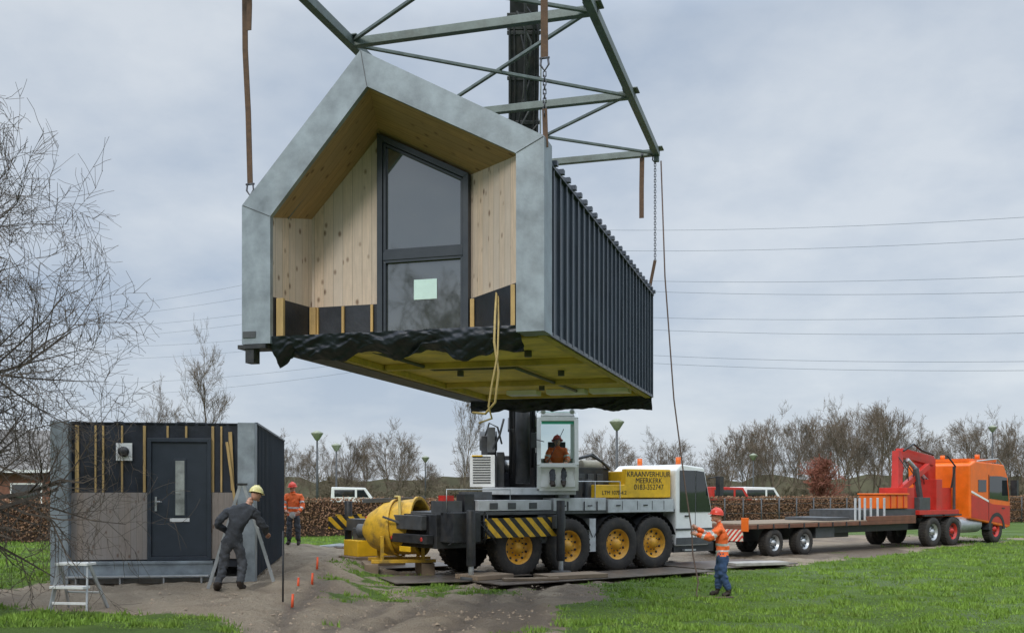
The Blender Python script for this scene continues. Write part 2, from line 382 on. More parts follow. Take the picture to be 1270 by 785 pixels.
mb.quad([(.525,B1,0),(.525,B1,zb),(1.518,B1,zb),(1.518,B1,0)],memb)
mb.quad([(2.791,B1,0),(2.791,B1,zb),(3.657,B0,zb),(3.657,B0,0)],memb)
mb.obj('membrane_strip',hz)
mb=MB()
def lerp(a,b,t): return a+(b-a)*t
for t,w in ((.08,.09),(.93,.08)):
    x=lerp(.406,.525,t)+.02; y=lerp(B0,B1,t); mb.box(x-.01,x+w,y-.02,y+.03,.03,zb-.01,batten)
for u,w in ((.60,.035),(.98,.035),(1.40,.035)): mb.box(u,u+w,B1-.04,B1-.005,.02,zb-.01,batten)
for t in (.06,.93):
    x=lerp(2.791,3.657,t);y=lerp(B1,B0,t); mb.box(x-.03,x+.025,y-.05,y-.012,.02,zb-.02,batten)
mb.obj('battens',hz,.003)
def polyinset(poly,w):
    n=len(poly);out=[]
    A=sum(poly[i][0]*poly[(i+1)%n][1]-poly[(i+1)%n][0]*poly[i][1] for i in range(n)); sg=1 if A>0 else -1
    for i in range(n):
        p0=Vector(poly[i-1]);p1=Vector(poly[i]);p2=Vector(poly[(i+1)%n])
        d1=(p1-p0).normalized();d2=(p2-p1).normalized()
        n1=Vector((-d1.y,d1.x))*sg;n2=Vector((-d2.y,d2.x))*sg
        k=w/(1+n1.dot(n2)); out.append(tuple(p1+(n1+n2)*k))
    return out
def ringframe(mb,poly,w,y0,y1,mat):
    inn=polyinset(poly,w);n=len(poly)
    for i in range(n):
        j=(i+1)%n; mb.prism([poly[i],poly[j],inn[j],inn[i]],y0,y1,mat)
    return inn
mb=MB()
W0=[(1.52,.06),(2.79,.06),(2.79,2.19),(1.52,2.835)]
inn=ringframe(mb,W0,.075,B1-.10,B1+.04,frameM)
tz=1.20; sl=lambda x:2.835-(x-1.52)*.508
up=[(1.60,tz+.06),(2.71,tz+.06),(2.71,sl(2.71)-.09),(1.60,sl(1.60)-.09)]
lo=[(1.60,.14),(2.71,.14),(2.71,tz-.05),(1.60,tz-.05)]
mb.box(1.60,2.71,B1-.085,B1+.03,tz-.05,tz+.06,frameM)
iu=ringframe(mb,up,.035,B1-.075,B1+.02,frameM); il=ringframe(mb,lo,.035,B1-.075,B1+.02,frameM)
mb.obj('window_frame',hz,.004)
mb=MB(); mb.prism(iu,B1-.03,B1-.01,glass); mb.prism(il,B1-.03,B1-.01,glass); mb.obj('window_glass',hz)
mb=MB(); mb.box(2.02,2.34,B1-.04,B1-.034,.62,.88,paper); mb.obj('window_notice',hz)
BO=[(.06,.02),(.06,1.62),(1.66,3.42),(3.95,2.12),(3.95,.02)]
mb=MB()
for i in range(4):
    a,b=BO[i],BO[i+1]; mb.add([(a[0],.36,a[1]),(b[0],.36,b[1]),(b[0],8.9,b[1]),(a[0],8.9,a[1])],[(3,2,1,0)],clad)
mb.add([(p[0],8.9,p[1]) for p in BO],[(0,1,2,3,4)],clad)
v=.55
while v<8.9:
    mb.box(3.95,3.985,v-.016,v+.016,.02,2.10,clad); mb.box(.025,.06,v-.016,v+.016,.02,1.6,clad)
    mb.beam((3.99,v,2.115),(1.66,v,3.435),.03,.05,clad); mb.beam((.03,v,1.6),(1.66,v,3.435),.03,.05,clad)
    mb.box(3.95,4.03,v-.04,v+.04,2.09,2.15,clad)
    v+=.345
mb.box(3.952,3.995,.38,8.9,2.05,2.09,frameM); mb.box(3.952,3.98,.38,8.9,0,.05,frameM)
mb.obj('metal_cladding',hz)
mb=MB()
mb.box(.5,3.90,.35,8.85,.09,.12,yfloor)
for u0,u1 in ((3.82,3.93),(.5,.62)): mb.box(u0,u1,.35,8.88,-.01,.088,yframe)
for vv in (.5,3.1,5.9,8.3): mb.box(.63,3.81,vv,vv+.12,.0,.088,yframe)
mb.box(1.6,2.4,1.0,2.0,.045,.088,yfloor); mb.box(1.0,1.5,1.1,1.5,.03,.088,yframe)
mb.tube([(1.2,1.4,.05),(1.3,3.5,.04),(2.6,3.6,.04),(2.7,7.5,.04)],.03,dgrey,8)
for (u,v_) in ((1.5,4.2),(3.1,4.6),(2.2,6.8),(3.2,2.2)): mb.cyl((u,v_,.0),(u,v_,.09),.055,dgrey,12)
mb.obj('subfloor',hz,.006)
mb=MB(); mb.box(2.1,2.85,7.5,7.9,.0,.085,white); mb.box(2.95,3.7,7.5,7.9,.0,.085,white); mb.box(1.3,1.9,7.5,7.9,.0,.085,white); mb.obj('underside_reflection_panels',hz)  # white boxes added to imitate bright reflections on the underside
def drape(name,p0,p1,top,low,amp,nu=150,nv=24,seed=0,parent=None,under=.5):
    vs=[];fs=[];uu=Vector(p1)-Vector(p0); L=uu.length; un=uu.normalized(); nn=Vector((-un.y,un.x,0))
    for j in range(nv+1):
        for i in range(nu+1):
            t=i/nu; s=j/nv; x=np.array([t*L*2.2+seed])
            lowz=low-amp*float(fbm(x,x*0+seed,4)[0])
            z=top+(lowz-top)*s
            o=(float(fbm(np.array([t*L*5+s*3.5]),np.array([s*2.+seed]),4)[0])-.5)*.18*(.35+s)+(float(fbm(np.array([t*L*13-s*4]),np.array([s*5.+seed]),3)[0])-.5)*.05
            pz=Vector(p0)+uu*t+nn*(o+ s*s*under)
            vs.append((pz.x,pz.y,z))
    for j in range(nv):
        for i in range(nu):
            a=j*(nu+1)+i; fs.append((a,a+1,a+nu+2,a+nu+1))
    m=MB(); m.add(vs,fs,memb,True); return m.obj(name,parent)
drape('front_membrane_flap',(.38,.02,0),(3.68,.06,0),.09,-.02,.38,seed=3.3,parent=hz,under=.25)
drape('rear_membrane_flap',(.1,8.85,0),(3.95,8.86,0),.06,-.10,.22,seed=8.3,parent=hz,under=.1)
mb=MB(); mb.add([(.02,.3,.0),(.52,.3,-.02),(.55,8.9,-.02),(.02,8.9,0)],[(0,3,2,1)],memb); mb.obj('edge_membrane',hz)

# ---------------------------------------------------------------- spreader frame
sf=empty('lifting_spreader_frame',(-3.463,12.92,8.6),math.radians(-16.3))
mb=MB(); UL,UR=.50,4.13; VS=[-.35,2.2,5.3,8.28]
mb.beam((UL,VS[0],0),(UL,VS[-1],0),.12,.14,truss); mb.beam((UR,VS[0],0),(UR,VS[-1],0),.12,.14,truss)
for i,vv in enumerate(VS):
    u0=-.1 if i==0 else UL-.06
    mb.beam((u0,vv,0),(UR+.06,vv,0),.11,.125,truss)
for i in range(3):
    mb.beam((UL,VS[i],-.02),(UR,VS[i+1],-.02),.05,.05,truss); mb.beam((UR,VS[i],.03),(UL,VS[i+1],.03),.05,.05,truss)
    for u in (UL,UR):
        mb.box(u-.13,u+.13,VS[i+1]-.13,VS[i+1]+.13,.062,.085,truss)
for u in (UL,UR): mb.box(u-.05,u+.05,VS[-1]-.03,VS[-1]+.05,-.18,.0,truss)
mb.obj('steel_truss',sf,.008)
mb=MB()
def shackle(mb,x,y,z): 
    mb.tube([(x-.04,y,z+.1),(x-.05,y,z+.02),(x,y,z-.05),(x+.05,y,z+.02),(x+.04,y,z+.1)],.013,chain,6); mb.cyl((x-.06,y,z+.1),(x+.06,y,z+.1),.014,chain,8)
def links(mb,x,y,z0,z1):
    z=z0;k=0
    while z>z1:
        d=(0,.017) if k%2 else (.017,0)
        mb.tube([(x-d[0],y-d[1],z),(x-d[0],y-d[1],z-.06),(x+d[0],y+d[1],z-.06),(x+d[0],y+d[1],z),(x-d[0],y-d[1],z)],.007,chain,5); z-=.052;k+=1
def flat(mb,pts,w,mat):
    for p,q in zip(pts[:-1],pts[1:]): mb.beam(p,q,w,.014,mat,(0,1,0))
flat(mb,[(-.02,.1,0),(-.03,.13,-.9),(-.01,.17,-1.7),(.0,.2,-2.62)],.075,strap); shackle(mb,.0,.2,-2.72)
mb.tube([(.0,.2,-2.78),(.02,.2,-2.92)],.02,chain)
flat(mb,[(.10,.0,0),(.11,.0,-.4),(.10,.0,-.72)],.07,strap)
flat(mb,[(3.98,.1,0),(3.975,.1,-.8),(3.98,.1,-1.5)],.085,strap); shackle(mb,3.98,.1,-1.6); links(mb,3.98,.1,-1.66,-2.15); flat(mb,[(3.98,.1,-2.1),(3.99,.12,-2.55)],.06,strap)
links(mb,4.10,8.3,-.1,-2.1); flat(mb,[(4.10,8.3,-2.1),(4.0,8.3,-2.6)],.06,strap); shackle(mb,4.1,8.3,-.15)
flat(mb,[(3.86,8.2,-.1),(3.85,8.2,-.7),(3.85,8.2,-1.28)],.09,strap); mb.tube([(3.86,8.2,0),(3.86,8.2,-.1)],.02,chain)
links(mb,.1,8.3,-.1,-2.9)
mb.tube([(2.3,VS[2],.05),(2.3,VS[2],7.0)],.025,chain,6)
for u in (UL,UR): mb.tube([(u,VS[0],.05),(2.3,4.0,7.2)],.02,chain,6)
mb.obj('slings_and_chains',sf)
tr=MB(); tr.tube([(2.92,19.75,8.45),(3.0,19.77,6.2),(3.18,19.8,3.8),(3.42,19.84,2.0),(3.545,19.87,1.2),(3.56,19.85,.75),(3.66,19.8,.2),(3.60,19.7,-.06),(3.9,19.5,-.07),(4.3,19.6,-.07)],.014,rope,6); tr.obj('tag_line_rope')
hm=MB(); hm.tube([(-.17,12.75,4.62),(-.19,12.45,4.45),(-.20,12.0,4.1),(-.21,11.9,3.75),(-.16,11.95,3.4),(-.20,12.0,3.05),(-.32,12.1,2.92),(-.48,12.3,2.95)],.015,hoseM,8)
hm.tube([(-.15,12.75,4.6),(-.17,12.4,4.4),(-.16,12.0,4.0),(-.17,11.9,3.6),(-.24,11.95,3.25),(-.28,12.0,3.0),(-.24,12.05,2.86),(-.40,12.25,2.82)],.012,hoseM,8); hm.obj('coiled_air_hose')

# ---------------------------------------------------------------- ground module
gm=empty('prefab_flat_house_module',(-8.80,19.2,.2),math.radians(8.4))
mb=MB()
for u0,u1 in ((0,.33),(3.47,3.8)): mb.box(u0,u1,0,.42,0,3.13,zinc)
mb.obj('portal_frame',gm,.008)
mb=MB(); mb.box(.331,3.469,.22,.3,.30,3.10,memb); mb.box(.0,3.78,.43,7.6,3.10,3.14,memb)
for k in range(16): mb.box(.34+k*.195,.34+k*.195+.15,.19,.36,3.10,3.10+.03*random.random()+.01,memb)
mb.obj('membrane',gm)
mb=MB()
for u0,u1 in ((.335,1.74),(2.955,3.465)): mb.quad([(u0,.17,.46),(u0,.17,1.76),(u1,.17,1.76),(u1,.17,.46)],woodG)
mb.quad([(.335,.17,1.76),(.335,.22,1.76),(1.74,.22,1.76),(1.74,.17,1.76)],woodG); mb.quad([(2.955,.17,1.76),(2.955,.22,1.76),(3.465,.22,1.76),(3.465,.17,1.76)],woodG)
mb.obj('timber_cladding',gm)
mb=MB()
for u,w in ((.40,.07),(.76,.035),(.90,.035),(1.25,.035),(1.66,.05),(2.95,.05),(3.12,.035)): mb.box(u,u+w,.18,.219,1.765,3.06,batten)
for u in (2.1,2.45): mb.box(u,u+.04,.18,.219,2.83,3.06,batten)
mb.beam((3.36,.16,1.8),(3.31,.16,2.95),.07,.03,batten); mb.beam((3.42,.10,1.5),(3.25,.12,2.75),.05,.03,batten)
mb.obj('battens',gm,.003)
mb=MB()
ringframe(mb,[(1.75,.44),(2.95,.44),(2.95,2.82),(1.75,2.82)],.075,.12,.24,frameM)
mb.box(1.83,2.87,.16,.21,.52,2.74,frameM); mb.box(2.24,2.48,.145,.159,1.28,2.42,frameM)
mb.obj('entrance_door',gm,.005)
mb=MB(); mb.box(2.275,2.445,.138,.144,1.32,2.38,M('door_glass_pale',(.38,.40,.37),.15,0,.45,3,0)); mb.obj('door_glass',gm)
mb=MB(); mb.box(2.17,2.54,.148,.158,1.19,1.26,white); mb.box(1.89,1.93,.13,.158,1.4,1.68,alu); mb.cyl((1.91,.13,1.58),(1.91,.09,1.58),.012,alu,8); mb.cyl((1.91,.09,1.58),(2.03,.09,1.58),.012,alu,8); mb.obj('door_furniture',gm)
mb=MB(); mb.box(1.16,1.46,.165,.178,2.38,2.72,white); mb.lathe([(.0,-.1),(.05,-.1),(.1,-.06),(.1,0)],(1.31,.16,2.55),(0,1,0),blk,16); mb.obj('vent_outlet',gm)
mb=MB(); mb.box(.33,3.0,.0,.42,.38,.43,zinc); mb.box(.33,3.0,.03,.06,.10,.379,zinc); mb.box(.33,2.95,-.22,-.0,.14,.17,alu)
for u in (.5,1.3,2.1,2.8): mb.box(u,u+.03,-.2,.02,.0,.139,alu)
mb.box(.34,3.46,.07,.4,0.,.1,concrete); mb.obj('door_sill',gm,.004)
mb=MB(); mb.box(3.74,3.76,.42,7.6,.08,3.12,clad); mb.box(.02,.04,.42,7.6,.08,3.12,clad); mb.box(0.04,3.74,7.58,7.6,.08,3.12,clad)
v=.6
while v<7.6: mb.box(3.76,3.795,v-.016,v+.016,.08,3.12,clad); v+=.3
mb.box(3.75,3.81,.42,7.62,3.121,3.16,clad); mb.box(.1,3.7,.5,7.5,0,.08,concrete); mb.obj('metal_cladding',gm)

# ---------------------------------------------------------------- wheels
def wheel(mb,c,r,w,rimmat,side=-1,hub=True):
    c=Vector(c); ax=(0,side,0); h=w/2
    mb.lathe([(r*.56,-h),(r*.9,-h),(r*.985,-h*.82),(r,-h*.5),(r,h*.5),(r*.985,h*.82),(r*.9,h),(r*.72,h*1.04),(r*.58,h*.95),(r*.56,h*.8)],c,ax,tyre,36)
    mb.lathe([(r*.57,h*.86),(r*.53,h*.8),(r*.50,h*.35),(r*.36,h*.15),(r*.30,h*.4),(r*.20,h*.5),(r*.18,h*.85),(.0,h*.9)],c,ax,rimmat,28)
    mb.lathe([(r*.56,-h*.9),(0,-h*.5)],c,ax,blk,20)
    for k in range(10):
        a=k*math.pi/5; p=c+Vector((math.cos(a)*r*.26,side*h*.45,math.sin(a)*r*.26)); mb.cyl(p,p+Vector((0,side*.03,0)),.016,dgrey,6)
        a+=.3; p=c+Vector((math.cos(a)*r*.43,side*h*.27,math.sin(a)*r*.43)); mb.cyl(p,p+Vector((0,side*.02,0)),.03,blk,8)
    for k in range(32):
        a=k*2*math.pi/32; ca,sa=math.cos(a),math.sin(a); t=Vector((-sa,0,ca)); p=c+Vector((ca*r*1.0,0,sa*r*1.0))
        mb.beam(p+Vector((0,-h*.78,0))+t*.02,p+Vector((0,-h*.08,0))-t*.02,.05,.03,tyre,(ca,0,sa)); mb.beam(p+Vector((0,h*.08,0))-t*.02,p+Vector((0,h*.78,0))+t*.02,.05,.03,tyre,(ca,0,sa))

# ---------------------------------------------------------------- mobile crane
cr=empty('mobile_crane',(.18,23.1,.02),math.radians(35))
AX=[0,1.45,2.98,4.2]
mb=MB()
for s in AX:
    wheel(mb,(s,.2,.66),.66,.4,yrim,-1); wheel(mb,(s,2.4,.66),.66,.4,yrim,1); mb.cyl((s,.3,.66),(s,2.3,.66),.1,blk,10)
mb.obj('wheels',cr)
mb=MB()
mb.box(-2.1,5.1,.5,2.1,.75,1.42,blk)
mb.box(-2.0,5.0,.06,2.54,1.42,1.50,dgrey)
for i,s in enumerate(AX):
    for k in range(7):
        a0=math.pi*(.08+.84*k/7);a1=math.pi*(.08+.84*(k+1)/7); rr=.76
        mb.add([(s+rr*math.cos(a0),0.02,.66+rr*math.sin(a0)),(s+rr*math.cos(a1),0.02,.66+rr*math.sin(a1)),(s+rr*math.cos(a1),.45,.66+rr*math.sin(a1)),(s+rr*math.cos(a0),.45,.66+rr*math.sin(a0))],[(0,1,2,3)],blk)
mb.obj('carrier_chassis',cr,.01)
mb=MB()
mb.box(1.0,2.6,.03,.7,1.50,1.80,ltgrey); mb.box(2.65,4.85,.0,.7,1.44,1.76,ltgrey)
mb.box(-1.1,.95,.05,.6,1.52,1.76,ltgrey); mb.box(1.1,4.8,1.9,2.5,1.5,1.76,ltgrey)
for s in (1.4,1.9,2.3,3.1,3.6,4.1,4.5): mb.box(s,s+.012,-.012,.03,1.5,1.72,dgrey)
for s in (1.2,2.0,2.9,3.8): mb.box(s,s+.14,-.02,.0,1.6,1.63,blk)
for s in (-.8,-.3,.3): mb.box(s,s+.22,.035,.05,1.56,1.70,dgrey)
mb.box(.55,.95,.05,.5,.75,1.4,dgrey); mb.box(2.1,2.3,.05,.5,.5,1.3,ltgrey)
mb.obj('tool_lockers',cr,.015)
mb=MB(); mb.box(-1.05,.98,-.16,-.13,.92,1.36,chevY); mb.box(-1.1,-1.0,-.16,.4,.95,1.3,blk); mb.obj('warning_board',cr)
mb=MB()
mb.box(-2.1,-1.25,.2,2.4,.7,1.45,blk); mb.box(-1.85,-1.45,2.4,5.4,.95,1.25,dgrey); mb.box(-2.0,-1.3,-.35,.2,.85,1.5,blk)
def jack(s,y,ztop=1.5):
    mb.cyl((s,y,.35),(s,y,ztop),.1,blk,14); mb.cyl((s,y,.12),(s,y,.5),.06,alu,12); mb.cyl((s,y,.05),(s,y,.12),.24,dgrey,18)
jack(-1.65,5.5,1.7); jack(-1.65,-.5,1.55); jack(.95,-.3,1.75); jack(4.7,5.2)
mb.box(.8,1.1,-.3,.1,1.1,1.4,dgrey); mb.box(4.5,4.9,2.5,5.1,.95,1.2,dgrey)
mb.box(-2.3,-2.12,.3,2.3,.8,1.0,blk); mb.box(-2.25,-2.11,.6,2.0,1.1,1.42,dgrey)
for y in (.5,1.9): mb.cyl((-2.32,y,.9),(-2.3,y,.9),.05,red,10)
mb.box(-2.34,-2.31,.95,1.45,.6,.72,yel)
mb.obj('outriggers',cr,.012)
mb=MB(); mb.box(-1.95,-1.2,5.62,5.66,.95,1.35,chevY); mb.box(-2.35,-1.3,5.2,5.24,1.0,1.3,chevY); mb.obj('outrigger_warning_panels',cr)
mb=MB()
for k in range(16):
    s=random.uniform(-2.0,-.9); y=random.uniform(.0,.5); p=[(s,y,1.5),(s+random.uniform(-.1,.1),y-.1,1.3+random.random()*.2),(s+random.uniform(-.3,.3),y-.32,1.0),(s+random.uniform(-.3,.3),y-.2,.8)]
    mb.tube(p,.016,blk,6)
mb.box(-2.0,-1.5,.1,.6,1.5,1.75,dgrey); mb.box(-1.4,-1.15,.15,.5,1.5,1.9,blk); mb.box(-1.9,-1.65,.2,.45,1.75,1.87,red)
mb.box(-.9,-.3,.7,1.2,1.5,1.95,dgrey); mb.tube([(-1.9,.1,1.5),(-1.9,.1,2.0),(-.2,.1,2.0),(-.2,.1,1.74)],.014,alu,6)
mb.obj('hydraulic_hoses',cr)
mb=MB()
mb.prism([(2.35,1.80),(4.86,1.80),(4.86,2.52),(3.35,2.52),(3.3,2.12),(2.35,2.12)],.12,.3,yel); mb.box(3.36,4.84,.3,2.4,1.78,2.46,yel)
mb.box(4.84,4.88,.3,2.4,1.78,2.4,dgrey); mb.obj('yellow_body_panels',cr,.02)
mb=MB()
mb.box(1.55,3.3,.75,2.3,1.8,2.55,blk); mb.box(1.7,2.4,.9,2.0,2.55,2.78,dgrey); mb.cyl((2.6,1.0,2.62),(3.2,1.0,2.62),.13,M('air_filter_beige',(.5,.45,.35),.5),14)
mb.cyl((2.0,.85,2.7),(2.0,.85,3.0),.05,dgrey,8)
for s in (1.7,2.0,2.3,2.6,2.9): mb.box(s,s+.2,.72,.75,1.9,2.4,dgrey)
for s in (1.5,2.3,3.1): mb.tube([(s,.08,1.78),(s,.08,2.2)],.014,alu,6)
mb.tube([(1.5,.08,2.2),(3.1,.08,2.2)],.014,alu,6)
mb.box(1.5,1.85,.5,.7,1.8,2.15,ltgrey); mb.box(1.95,2.2,.45,.7,1.8,2.3,blk); mb.cyl((2.45,.55,1.8),(2.45,.55,2.25),.1,dgrey,12)
mb.tube([(2.2,.7,2.75),(2.6,.6,2.85),(3.0,.65,2.7),(3.3,.7,2.5)],.035,blk,8); mb.tube([(2.4,.8,2.8),(2.9,.9,2.9),(3.4,.8,2.55)],.025,blk,8)
mb.obj('engine_bay',cr,.01)
text('KRAANVERHUUR\nMEERKERK\n0183-352747',cr,(4.1,.115,2.33),.19,blk); text('LTM 1070-4.2',cr,(2.95,.115,1.88),.14,blk)
mb=MB(); CP=[(4.95,.55),(6.15,.55),(6.3,.8),(6.28,1.4),(5.98,2.58),(5.15,2.66),(4.95,2.5)]
mb.prism(CP,.02,2.5,white); mb.obj('driver_cab',cr,.04)
mb=MB(); mb.prism([(5.08,1.42),(5.62,1.42),(5.62,2.5),(5.08,2.5)],.0,.018,glassd); mb.prism([(5.66,1.42),(6.22,1.42),(5.95,2.47),(5.66,2.5)],.0,.018,glassd)
mb.add([(6.30,.12,1.42),(6.30,2.4,1.42),(6.02,2.4,2.52),(6.02,.12,2.52)],[(0,1,2,3)],glassd); mb.obj('cab_windows',cr)
mb=MB(); mb.box(4.94,6.32,.0,.02,.95,1.0,dgrey); mb.box(5.635,5.645,.008,.019,.6,2.5,dgrey); mb.box(5.25,5.4,-.01,.01,1.3,1.34,blk); mb.box(4.95,6.4,.1,2.4,.38,.62,blk)
mb.box(4.96,6.2,.0,.02,.58,.76,dgrey); mb.box(5.2,5.6,-.05,.05,.42,.46,alu)
mb.tube([(6.1,.0,2.3),(6.35,-.15,2.35)],.015,blk,6); mb.box(6.28,6.42,-.25,-.1,1.85,2.35,blk)
mb.cyl((5.5,.5,2.66),(5.5,.5,2.86),.07,orange,12); mb.cyl((5.5,2.0,2.66),(5.5,2.0,2.86),.07,orange,12)
mb.box(6.3,6.33,.2,.5,.75,.95,alu); mb.obj('cab_fittings',cr)
ux=Matrix.Rotation(math.radians(-35),4,'Z'); XF=Matrix.Translation((1.0,1.3,0))@ux
mb=MB(XF)
mb.cyl((0,0,1.42),(0,0,1.88),.85,blk,28); mb.box(-.95,1.25,-1.0,2.4,1.88,2.05,ltgrey)
mb.box(-.62,-.44,-.6,1.9,2.05,2.9,blk); mb.box(.3,.36,-.2,1.9,2.05,2.9,blk)
mb.box(-.95,.35,2.0,3.2,1.9,2.9,blk)
mb.cyl((-.5,1.2,2.6),(.3,1.2,2.6),.16,alu,14); mb.obj('slewing_platform',cr,.012)
bd=Vector((0,-.40,.917)).normalized(); b0=Vector((0.0,1.2,2.5)); nb=Vector((0,.917,.40))
def bp(t,o=0,x=0): p=b0+bd*t+nb*o; return (p.x+x,p.y,p.z)
mb=MB(XF)
for t0,t1,w,h in ((-.3,10.6,.66,.82),(10.2,14,.60,.72),(13.7,18,.52,.62),(17.7,24,.44,.54)):
    mb.beam(bp(t0),bp(t1),w,h,blk,up=nb); mb.beam(bp(t1-.3),bp(t1+.02),w+.06,h+.06,dgrey,up=nb)
for t in np.arange(1.2,10.4,.9):
    mb.beam(bp(t),bp(t+.08),.72,.86,dgrey,up=nb)
for x in (-.3,-.2,.22,.3):
    mb.tube([bp(t,-.46-.03*math.sin(t*3+x*9),x+.015*math.sin(t*2.2)) for t in np.arange(0,11,.5)],.022,blk,6)
mb.tube([bp(.5,-.5,.37),bp(10,-.5,.37)],.02,alu,6)
for k in range(7):
    t0=7.3+k*.45; mb.tube([bp(t0,-.47,-.3+.08*k),bp(t0+.5,-.6,-.2+.07*k),bp(t0+1.1,-.47,.3-.09*k)],.025,dgrey if k%2 else blk,6)
mb.obj('telescopic_boom',cr,.02)
mb=MB(XF); mb.cyl((0,-.7,2.15),bp(3.2,-.5),.17,blk,16); mb.cyl(bp(2.4,-.5),bp(4.6,-.45),.11,alu,14); mb.obj('luffing_cylinder',cr)
mb=MB(XF); mb.box(-1.25,-.66,-.9,.2,2.06,2.82,white)
for z in np.arange(2.15,2.75,.06): mb.box(-1.18,-.76,-.915,-.901,z,z+.03,dgrey)
for z in np.arange(2.15,2.55,.07): mb.box(-1.265,-1.251,-.7,.0,z,z+.03,dgrey)
mb.box(-1.2,-.95,-.93,-.90,2.78,2.815,chevY); mb.obj('engine_cowl',cr,.02)
mb=MB(XF); mb.box(-1.0,-.64,-.3,.5,2.83,3.3,blk); mb.cyl((-1.05,.1,3.2),(-.62,.1,3.2),.24,dgrey,16); mb.box(-.85,-.66,-.5,-.3,2.9,3.5,dgrey)
mb.tube([(-.9,-.4,3.3),(-.8,-.5,3.6),(-.6,-.5,3.5),(-.5,-.4,3.1)],.025,blk,6); mb.tube([(-.75,-.45,2.9),(-.55,-.6,3.3),(-.45,-.5,3.7)],.03,blk,6)
mb.obj('winch_unit',cr,.012)
mb=MB(XF); x0,x1,y0,y1,z0,z1=.38,1.26,-1.0,.5,2.02,3.78
SP=[(y0,z0),(y0-.12,z0+.55),(y0,z1-.12),(y0+.15,z1),(y1,z1),(y1,z0)]
for X0 in (x0,x1):
    pts=[(X0,p[0],p[1]) for p in SP]
    for i in range(len(pts)): mb.beam(pts[i],pts[(i+1)%len(pts)],.09,.095,white,(1,0,0))
    mb.beam((X0,-.1,z0),(X0,-.1,z1),.05,.06,white,(1,0,0))
for p in SP: mb.beam((x0,p[0],p[1]),(x1,p[0],p[1]),.095,.095,white)
mb.box(x0,x1,y0+.02,y1,z0-.03,z0+.08,dgrey); mb.box(x0+.04,x1-.04,y1-.04,y1,z0,z0+.75,white)
mb.box(x0+.04,x1-.04,y0-.09,y0-.065,z0+.04,z0+.50,white)
mb.box(x0+.25,x1-.2,.0,.14,z0+.35,z0+1.15,blk); mb.box(x0+.2,x1-.18,-.45,.1,z0+.3,z0+.45,blk)
mb.tube([(.5,y0-.15,z0+1.1),(.3,y0-.2,z0+1.15)],.012,blk,6); mb.box(.2,.32,y0-.25,y0-.2,z0+.95,z0+1.3,blk)
mb.tube([(x0+.2,y0-.13,z0+.6),(x1-.3,y0-.12,z0+1.4)],.01,blk,5)
for xx in (x0+.1,x1-.1): mb.cyl((xx,y0+.02,z1+.06),(xx,y0-.05,z1+.05),.06,alu,12)
mb.obj('operator_cab',cr,.008)
mb=MB(XF)
for i in range(1,3):
    a,b=SP[i],SP[i+1]; mb.add([(x0+.03,a[0],a[1]),(x1-.03,a[0],a[1]),(x1-.03,b[0],b[1]),(x0+.03,b[0],b[1])],[(0,1,2,3)],clear)
for X0 in (x0,x1): mb.add([(X0,p[0],p[1]) for p in SP],[tuple(range(6))],clear)
mb.obj('operator_cab_glass',cr)
mb=MB(XF); mb.box(x0+.03,x1-.03,y0+.15,y1-.05,z1-.01,z1+.06,M('green_tinted_roof',(.05,.42,.25),.2,0,.1))
mb.add([(x0+.06,y0-.015,z1-.24),(x1-.06,y0-.015,z1-.24),(x1-.06,y0-.01,z1-.16),(x0+.06,y0-.01,z1-.16)],[(0,1,2,3)],M('green_tinted_visor',(.10,.50,.32),.2,0,.1)); mb.obj('cab_roof_panel',cr)

sk=empty('yellow_concrete_skip',(-2.62,23.9,.0),math.radians(12))
mb=MB()
prof=[(.16,-.95),(.42,-.75),(.62,-.35),(.66,.45),(.70,.46),(.70,.52),(.62,.52),(.60,.44),(.56,-.3),(.38,-.68)]
mb.lathe(prof,(0,0,1.12),(1,-.55,.10),skipy,30)
mb.lathe([(.16,-.95),(.18,-1.1),(.12,-1.15)],(0,0,1.12),(1,-.55,.10),dgrey,14)
mb.lathe([(.665,-.12),(.69,-.12),(.69,-.04),(.665,-.04)],(0,0,1.12),(1,-.55,.10),skipy,30)
for a in (-.5,.5): mb.beam((-.5,a,.95),(-.5,a,.32),.08,.08,skipy); mb.beam((.45,a,.85),(.45,a,.32),.08,.08,skipy)
mb.beam((-.75,-.5,.36),(.75,-.5,.36),.1,.08,skipy); mb.beam((-.75,.5,.36),(.75,.5,.36),.1,.08,skipy)
mb.tube([(-.1,-.70,1.2),(-.1,-.5,1.85),(-.1,.5,1.85),(-.1,.66,1.2)],.035,yframe,8); mb.beam((.3,-.80,1.1),(-.5,-.66,1.4),.05,.05,dgrey)
mb.beam((-.9,.2,1.75),(.6,.3,1.8),.12,.1,dgrey)
mb.box(-.9,-.6,-.7,.7,.02,.31,timber); mb.box(.4,.7,-.7,.7,.02,.31,timber)
mb.obj('skip_body',sk,.006)
bk=empty('ballast_stack',(-3.6,25.6,.0),math.radians(35))
mb=MB(); mb.box(-.6,.8,-.4,.6,.05,.35,timber); mb.box(-.5,.6,-.3,.5,.35,.75,yel); mb.box(-.3,.5,-.2,.4,.75,1.05,dgrey); mb.cyl((0,0,1.05),(0,0,1.35),.12,red,12); mb.obj('blocks',bk,.015)

